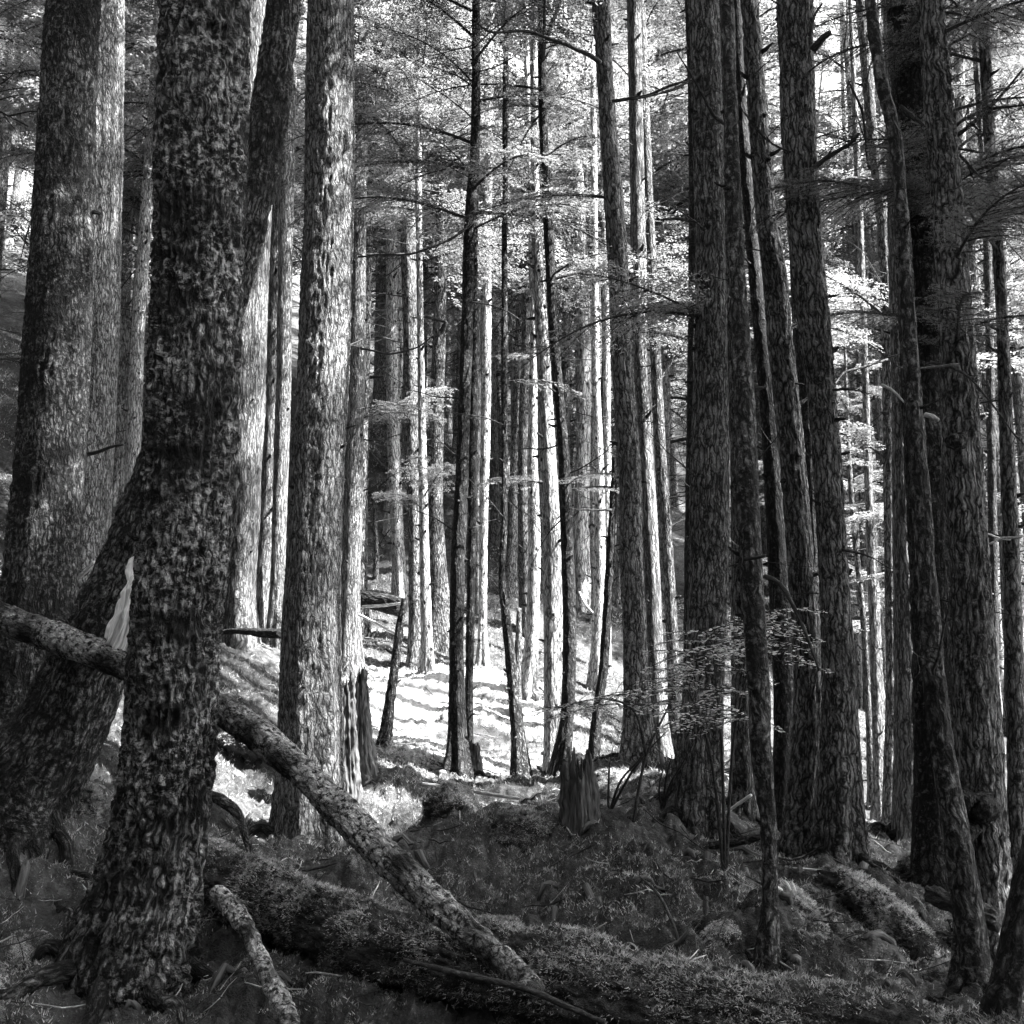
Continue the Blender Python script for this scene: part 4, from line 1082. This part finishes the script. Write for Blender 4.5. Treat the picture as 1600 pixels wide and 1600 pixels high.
for (x, y) in [(880,1105),(910,1100),(940,1092),(975,1085),(1005,1078),(1030,1075),(1050,1060),(960,1100),(1000,1100),(1040,1100),(900,1112)]:
    for q in range(2):
        a = 3.1 + r.uniform(-.5, .5) if q else r.uniform(0, 6.28)
        sp.append((x, y, 9.0 + r.uniform(-.2, .2), math.cos(a), math.sin(a), r.uniform(-.05, .1), r.uniform(.25, .4)))
shrub(985, 1260, 9.3, sp, 'small bright shrub with flat level sprays reaching left over the jagged stump',
      [[(985,1260,9.3),(1010,1180,9.2),(1050,1090,9.1),(1055,1055,9.0)], [(1010,1180,9.2),(990,1110,9.1),(940,1092,9.0),(870,1108,9.0)]], 4, leaf=0.03)
shrub(950, 1255, 9.9, [], 'bare thin saplings fanning up beside the jagged stump, in front of the pale boulder',
      [[(950,1255,9.9),(985,1210,9.8),(1020,1165,9.7),(1045,1140,9.6)], [(950,1255,9.9),(970,1220,9.8),(1000,1185,9.7),(1015,1150,9.6)], [(950,1255,9.9),(952,1200,9.9),(958,1165,9.9)]], 6, name='sapling_cluster', stem_w=5)
shrub(1035, 1265, 9.6, [], 'bare dark twigs fanning up in front of the mossy boulders right of centre',
      [[(1035,1265,9.6),(1045,1230,9.5),(1065,1195,9.4),(1085,1160,9.3)], [(1035,1265,9.6),(1040,1220,9.5),(1050,1180,9.4)], [(1035,1265,9.6),(1030,1230,9.5),(1038,1195,9.5)]], 7, name='sapling_cluster', stem_w=5)
sp = []
for k in range(26):
    x = r.uniform(1300, 1380); y = r.uniform(500, 560)
    a = r.uniform(0, 6.28)
    sp.append((x, y, 15 + r.uniform(-.6, .6), math.cos(a), math.sin(a), r.uniform(-.3, .1), r.uniform(.5, .9)))

# ------------------------------------------------------------------ forest behind
BT = []
for k in range(6):
    rr0 = [0.10, 0.13, 0.17, 0.21, 0.15, 0.12][k]
    H = 20 + k
    pts = [(0, 0, -0.6)] + [(random.uniform(-.12, .12) * z / 6, random.uniform(-.12, .12) * z / 6, z) for z in (0.5, 4, 8, 12, 16, H)]
    rad_ = [rr0 * 1.15, rr0 * 1.05, rr0 * .95, rr0 * .85, rr0 * .65, rr0 * .4, 0.02]
    g_, Pq, rq, s = trunk_geo(np.array(pts), np.array(rad_), 0.12, 24, 0.012, 0.5, 0.6, seed=500 + k, stubs=70, stub_len=0.10)
    BT.append((g_.mesh('trunk', [M['back'], M['dark']]), g_.mesh('trunk', [M['pale'], M['dark']]), g_.mesh('trunk', [M['mid'], M['dark']]), rr0, Pq))
BACK = []
def back_tree(x, y, k=None, cz=None, mat=0, crown=True, big=False, sc=1.0, dw=True, group='trees of the forest behind'):
    k = random.randrange(6) if k is None else k
    z = gz(x, y)
    o = link('conifer_tree', None, None, (x, y, z)); o.empty_display_size = 0.2
    o.rotation_euler = (random.gauss(0, 0.02), random.gauss(0, 0.02), random.uniform(0, 6.28)); o.scale = (sc, sc, sc)
    o['category'] = 'tree'; o['group'] = group
    link('trunk', BT[k][mat], o)
    if crown:
        cz = random.uniform(5.5, 9) if cz is None else cz
        i = int(np.argmin(np.abs(BT[k][4][:, 2] - cz)))
        if big:
            i2 = int(np.argmin(np.abs(BT[k][4][:, 2] - cz - 8.5)))
            c = link('crown', random.choice(CANOPY), o, tuple(BT[k][4][i2])); c.rotation_euler = (0, 0, random.uniform(0, 6.28))
        c = link('crown', random.choice(CANOPY if big else CROWNS), o, tuple(BT[k][4][i])); c.rotation_euler = (0, 0, random.uniform(0, 6.28))
    if dw:
        c = link('deadwood', random.choice(DEADW), o); c.rotation_euler = (0, 0, random.uniform(0, 6.28))
    BACK.append((o, x, y, z, mat, k))
    return o
def clear(x, y, ds):
    return all((x - a) ** 2 + (y - b) ** 2 > ds * ds for (_, a, b, _, _, _) in BACK) and all((x - T_['root'][0]) ** 2 + (y - T_['root'][1]) ** 2 > 0.8 for T_ in TREES.values())
spots = 0; tries = 0
rb = random.Random(11)
TIERS = [(19, 27, 26, 1.5), (27, 38, 42, 1.6), (38, 54, 44, 1.9), (54, 75, 38, 2.2)]
for (d0, d1, cnt, sep) in TIERS:
    got = 0; tries = 0
    while got < cnt and tries < 4000:
        tries += 1
        d = rb.uniform(d0, d1); px = rb.uniform(-120, 1720)
        x = (px - 800) / FPX * d
        if not clear(x, d, sep) or (4 < x < 13 and d < 22): continue
        bx, by = proj((x, d, gz(x, d)))
        if d < 20 and 560 < bx < 880: continue
        if 1040 < bx < 1078 and d < 52: continue
        back_tree(x, d, mat=rb.choice([0, 0, 0, 1, 2]), cz=rb.uniform(2.5, 5.5) + (2.5 if d < 27 else 0), sc=rb.uniform(0.85, 1.2) if px < 850 or 1170 < px < 1440 else rb.uniform(1.2, 1.6), k=rb.choice([0, 1, 5]) if d < 27 else None)
        got += 1
got = 0
while got < 56:
    d = rb.uniform(20, 36); px = rb.uniform(570, 1090) if got % 3 else rb.uniform(1300, 1640)
    x = (px - 800) / FPX * d
    if not clear(x, d, 0.55) or (4 < x < 13 and d < 22) or (1040 < px < 1078): continue
    back_tree(x, d, mat=rb.choice([0, 1, 1, 2]), crown=False, sc=rb.uniform(0.7, 0.95), k=rb.choice([0, 1, 5]))
    got += 1
YC = [crown_mesh('crown', 5.0, 36, 1.5, seed=90, lowsparse=0.0), crown_mesh('crown', 3.2, 26, 1.1, seed=91, lowsparse=0.0)]  # the two nearer young trees are added to shade ground beside the sunlit slope
for (x, y, q, z0, lab) in [(5.0, 15.6, 0, 2.4, 'bushy young tree filling the gap right of the big curved pair'), (3.25, 15.9, 1, 1.2, 'small bushy young tree mostly hidden behind the dark trunks right of centre'),
                           (5.6, 20.5, 0, 1.5, 'second bushy young tree farther back in the right-hand gap')]:
    z = gz(x, y); t = thing('young_tree', (x, y, z), lab, 'tree')
    H = z0 + (5.2 if q == 0 else 3.4)
    g_, Pq, rq, s_q = trunk_geo(np.array([(0, 0, -.3), (0.03, 0, H * .3), (-.04, .03, H * .6), (0, 0, H)]), np.array([.05, .045, .035, .008]), 0.08, 16, 0.006, 0.4, 0.3, seed=700 + q, stubs=12)
    link('trunk', g_.mesh('trunk', [M['mid'], M['dark']]), t)
    link('crown', YC[q], t, (0, 0, z0))
# unseen trees added beside and behind the photographer, crowned to block sun and sky
OUT = [(-9,8,4.5),(-11,12,4.5),(-13,18,5),(-10,2,4),(-15,6,4),(-12,0,3),(-6.5,-3,2.5),
       (-3,-5,1.5),(0.5,-4.8,1.5),(4,-5.5,1.5),(-8,-7,1.5),(8,-6,2),(0,-9,1.5),(4,-9,1.5),(-4,-9,1.5),(12,-4,3),(-18,24,5),
       (7,4,8),(9,2,8),(12,4.5,8),(8.5,5.2,8),(13,9.0,8.5),(15.5,3,8)]
for (x, y, cz_) in OUT:
    back_tree(x, y, mat=2, cz=cz_, sc=1.0, big=True, dw=y < -2, group='trees around the photographer')
for (x, y) in [(10.5,16.5),(13,20),(17,26),(20,16)]:
    back_tree(x, y, mat=2, sc=1.0, crown=False, group='trees around the photographer')

# labels of the forest trees, from where they stand between the nearer trunks
LAND = [('left edge', -400), ('thick dark mossy trunk', 80), ('massive foreground trunk', 300), ('tall scaly trunk', 510), ('dark slim trunk', 728), ('brightest trunk', 850),
        ('large grey leaning trunk', 972), ('broad dark trunk', 1110), ('big curved pair', 1262), ('massive black trunk', 1442), ('right edge', 2200)]
LNAMES = ['at the left edge', 'between the thick dark mossy and massive trunks', 'between the massive and tall scaly trunks', 'between the tall scaly and dark slim trunks',
          'between the dark slim and brightest trunks', 'between the brightest and large grey leaning trunks', 'between the large grey leaning and broad dark trunks',
          'between the broad dark and big curved trunks', 'between the big curved and massive black trunks', 'right of the massive black trunk']
ORD = ['first', 'second', 'third', 'fourth', 'fifth', 'sixth', 'seventh', 'eighth', 'ninth', 'tenth', 'eleventh', 'twelfth', 'thirteenth', 'fourteenth', 'fifteenth', 'sixteenth', 'seventeenth', 'eighteenth', 'nineteenth', 'twentieth'] + ['%dth' % q for q in range(21, 60)]
cells = {}
out_n = 0
for b in BACK:
    o, x, y, z, mat, k = b
    if y < 3: px, py = 9999, 0
    else: px, py = proj((x, y, z + 4))
    if not -60 < px < 1660 or o['group'] == 'trees around the photographer':
        out_n += 1
        side = 'left' if x < -6 else 'right' if x > 6 else 'behind'
        o['label'] = {'left': 'unseen tree outside the picture on the left', 'right': 'unseen tree outside the picture on the right', 'behind': 'unseen tree added behind the photographer'}[side]
        o['group'] = {'left': 'trees outside the picture on the left', 'right': 'trees outside the picture on the right', 'behind': 'unseen trees added behind the photographer'}[side]
        continue
    gi = [i for i in range(10) if LAND[i][1] <= px < LAND[i + 1][1]][0]
    tier = 'near' if y < 27 else 'farther' if y < 38 else 'far' if y < 54 else 'farthest'
    kind = ['grey', 'pale', 'dark'][mat]
    cells.setdefault((gi, tier, kind), []).append((px, o))
for (gi, tier, kind), L_ in cells.items():
    L_.sort(key=lambda q: q[0])
    for n_, (px, o) in enumerate(L_):
        nm = '%s %s forest tree' % (tier, kind)
        o['label'] = (ORD[n_] + ' ' + nm if len(L_) > 1 else nm) + ' ' + LNAMES[gi]
        LABELS.add(o['label'])

# ------------------------------------------------------------------ moss fronds, low plants and litter on the floor
def blades(P0, n_up, L, W, r, lean=0.9):
    """P0 (n,3); small pointed blades"""
    n = len(P0)
    az = r.uniform(0, 2 * math.pi, n); ln = r.uniform(0.15, lean, n)
    D = np.stack([np.cos(az) * ln, np.sin(az) * ln, np.ones(n)], -1) + n_up
    D /= np.linalg.norm(D, axis=1)[:, None]
    S = np.cross(D, r.uniform(-1, 1, (n, 3))); S /= np.linalg.norm(S, axis=1)[:, None] + 1e-9
    a = P0 - S * (W * 0.5)[:, None]; b = P0 + S * (W * 0.5)[:, None]; c = P0 + D * L[:, None]
    return np.stack([a, b, c], 1).reshape(-1, 3)
n = 520000
d = 4.2 * (30 / 4.2) ** (rng.random(n) ** 1.1)
px = rng.uniform(-150, 1750, n)
x = (px - 800) / FPX * d
dens = fbm(np.stack([x * 1.3, d * 1.3, x * 0], -1), 3, 77)
keep = dens + rng.normal(0, 0.05, n) > 0.48
x, d = x[keep], d[keep]
P0 = np.stack([x, d, ground(x, d) - 0.006], -1)
s_ = 0.6 + 0.10 * d
V = blades(P0, 0, 0.019 * s_ * rng.uniform(.4, 1.8, len(x)), 0.0055 * s_, rng, 1.8)
o = link('moss_carpet', make_mesh('moss_carpet', V, [np.arange(len(V)).reshape(-1, 3)], [M['mossblade']], smooth=False)); o['kind'] = 'stuff'
# moss hanging on logs, hummocks
Vs = []
for (P, r_, o_l) in MOSSLOGS:
    me = o_l.data; nv = len(me.vertices); co = np.empty(nv * 3, np.float32); me.vertices.foreach_get('co', co); co = co.reshape(-1, 3)
    nr_ = np.empty(nv * 3, np.float32); me.vertex_normals.foreach_get('vector', nr_); nr_ = nr_.reshape(-1, 3)
    idx = np.repeat(np.arange(nv), 7)
    cl = fbm(co[idx] * 4.0, 3, 31) + rng.normal(0, .05, len(idx))
    idx = idx[(nr_[idx, 2] > -0.35) & (cl > 0.43)]
    p = co[idx] + rng.uniform(-.012, .012, (len(idx), 3)); nn = nr_[idx]
    V = blades(p, nn * 1.1 - np.array([0, 0, 1.2]), 0.020 * rng.uniform(.4, 1.6, len(idx)), np.full(len(idx), 0.0055), rng, 1.6)
    oo = link('moss', make_mesh('moss', V, [np.arange(len(V)).reshape(-1, 3)], [M['mossblade']], smooth=False), o_l)
for o_l in [q for q in scene.objects if q.name.startswith(('boulder', 'moss_hummock'))]:
    me = o_l.data; nv = len(me.vertices); co = np.empty(nv * 3, np.float32); me.vertices.foreach_get('co', co); co = co.reshape(-1, 3)
    nr_ = np.empty(nv * 3, np.float32); me.vertex_normals.foreach_get('vector', nr_); nr_ = nr_.reshape(-1, 3)
    idx = np.repeat(np.arange(nv), 5); idx = idx[(nr_[idx, 2] > -0.3) & (fbm(co[idx] * 5.0, 3, 33) + rng.normal(0, .05, len(idx)) > 0.42)]
    p = co[idx] + rng.uniform(-.01, .01, (len(idx), 3))
    V = blades(p, nr_[idx] * 1.1 - np.array([0, 0, 0.9]), 0.020 * rng.uniform(.4, 1.6, len(idx)), np.full(len(idx), 0.006), rng, 1.6)
    link('moss', make_mesh('moss', V, [np.arange(len(V)).reshape(-1, 3)], [M['mossblade']], smooth=False), o_l)
# litter: twigs
g_ = Geo(); rl = random.Random(9)
for k in range(1500):
    d = 4.5 * (24 / 4.5) ** rl.random(); px = rl.uniform(-100, 1700); x = (px - 800) / FPX * d
    a = rl.uniform(0, 6.28); L = rl.uniform(.06, .35) * (2.2 if k % 9 == 0 else 1)
    xs = x + np.linspace(-.5, .5, 5) * L * math.cos(a); ys = d + np.linspace(-.5, .5, 5) * L * math.sin(a)
    z = ground(xs, ys) * 0.4 + np.linspace(gz(xs[0], ys[0]), gz(xs[-1], ys[-1]), 5) * 0.6 + 0.03
    V, Q, T, A = tube(np.stack([xs, ys, z], -1), rl.uniform(.002, .007) * (1.5 if k % 9 == 0 else 1) * np.array([.6, 1, 1, .8, .4]), 4); g_.add(V, Q, T, A + k, m=0 if rl.random() < .7 else 1)
for k in range(200):
    d = 5 * (20 / 5) ** rl.random(); x = (rl.uniform(-60, 1660) - 800) / FPX * d
    put_dead(g_, rl.randrange(7), rl.uniform(0, 6.28), rl.uniform(-.3, .15), rl.uniform(.12, .4), (x, d, gz(x, d) + 0.03))
for k in range(260):      # rotten chips and bits of root
    d = 5 * (18 / 5) ** rl.random(); x = (rl.uniform(-60, 1660) - 800) / FPX * d
    a = rl.uniform(0, 6.28); L = rl.uniform(.06, .3); rr__ = rl.uniform(.012, .035)
    xs = x + np.linspace(-.5, .5, 5) * L * math.cos(a); ys = d + np.linspace(-.5, .5, 5) * L * math.sin(a)
    zz = ground(xs, ys) + 0.012 + np.array([-.01, .01, .015, .01, -.01])
    V, Q, T, A = tube(np.stack([xs, ys, zz], -1), rr__ * np.array([.4, 1, .9, 1, .3]), 9, disp=lambda A, S, TH: (vnoise(A * 50, k) - 0.5) * rr__ * 0.9); g_.add(V, Q, T, A + k, m=2)
o = link('forest_litter', g_.mesh('forest_litter', [M['twig'], M['paletwig'], M['rot']])); o['kind'] = 'stuff'
# low seedlings and ferns: small leafy sprays
g_ = Geo()
for k in range(620):
    d = 6 * (26 / 6) ** rl.random(); px = rl.uniform(-60, 1660); x = (px - 800) / FPX * d
    z = gz(x, d)
    for q in range(rl.randrange(2, 5)):
        a = rl.uniform(0, 6.28)
        src = BOUGH_FINE[rl.randrange(3)] if d < 9 and k % 3 == 0 else BOUGH[rl.randrange(5)]
        put_bough(g_, src, a, rl.uniform(-.9, -.2), rl.uniform(.06, .2), (x, d, z + 0.01), 0)
for k in range(190):
    x = rl.uniform(-3.2, 2.2); d = rl.uniform(12.8, 18.5); z = gz(x, d)
    for q in range(rl.randrange(2, 5)):
        put_bough(g_, BOUGH[rl.randrange(5)], rl.uniform(0, 6.28), rl.uniform(-.9, -.1), rl.uniform(.07, .2), (x, d, z + 0.01), 0)
o = link('undergrowth', g_.mesh('undergrowth', [M['twig'], M['mossblade']], smooth=False)); o['kind'] = 'stuff'
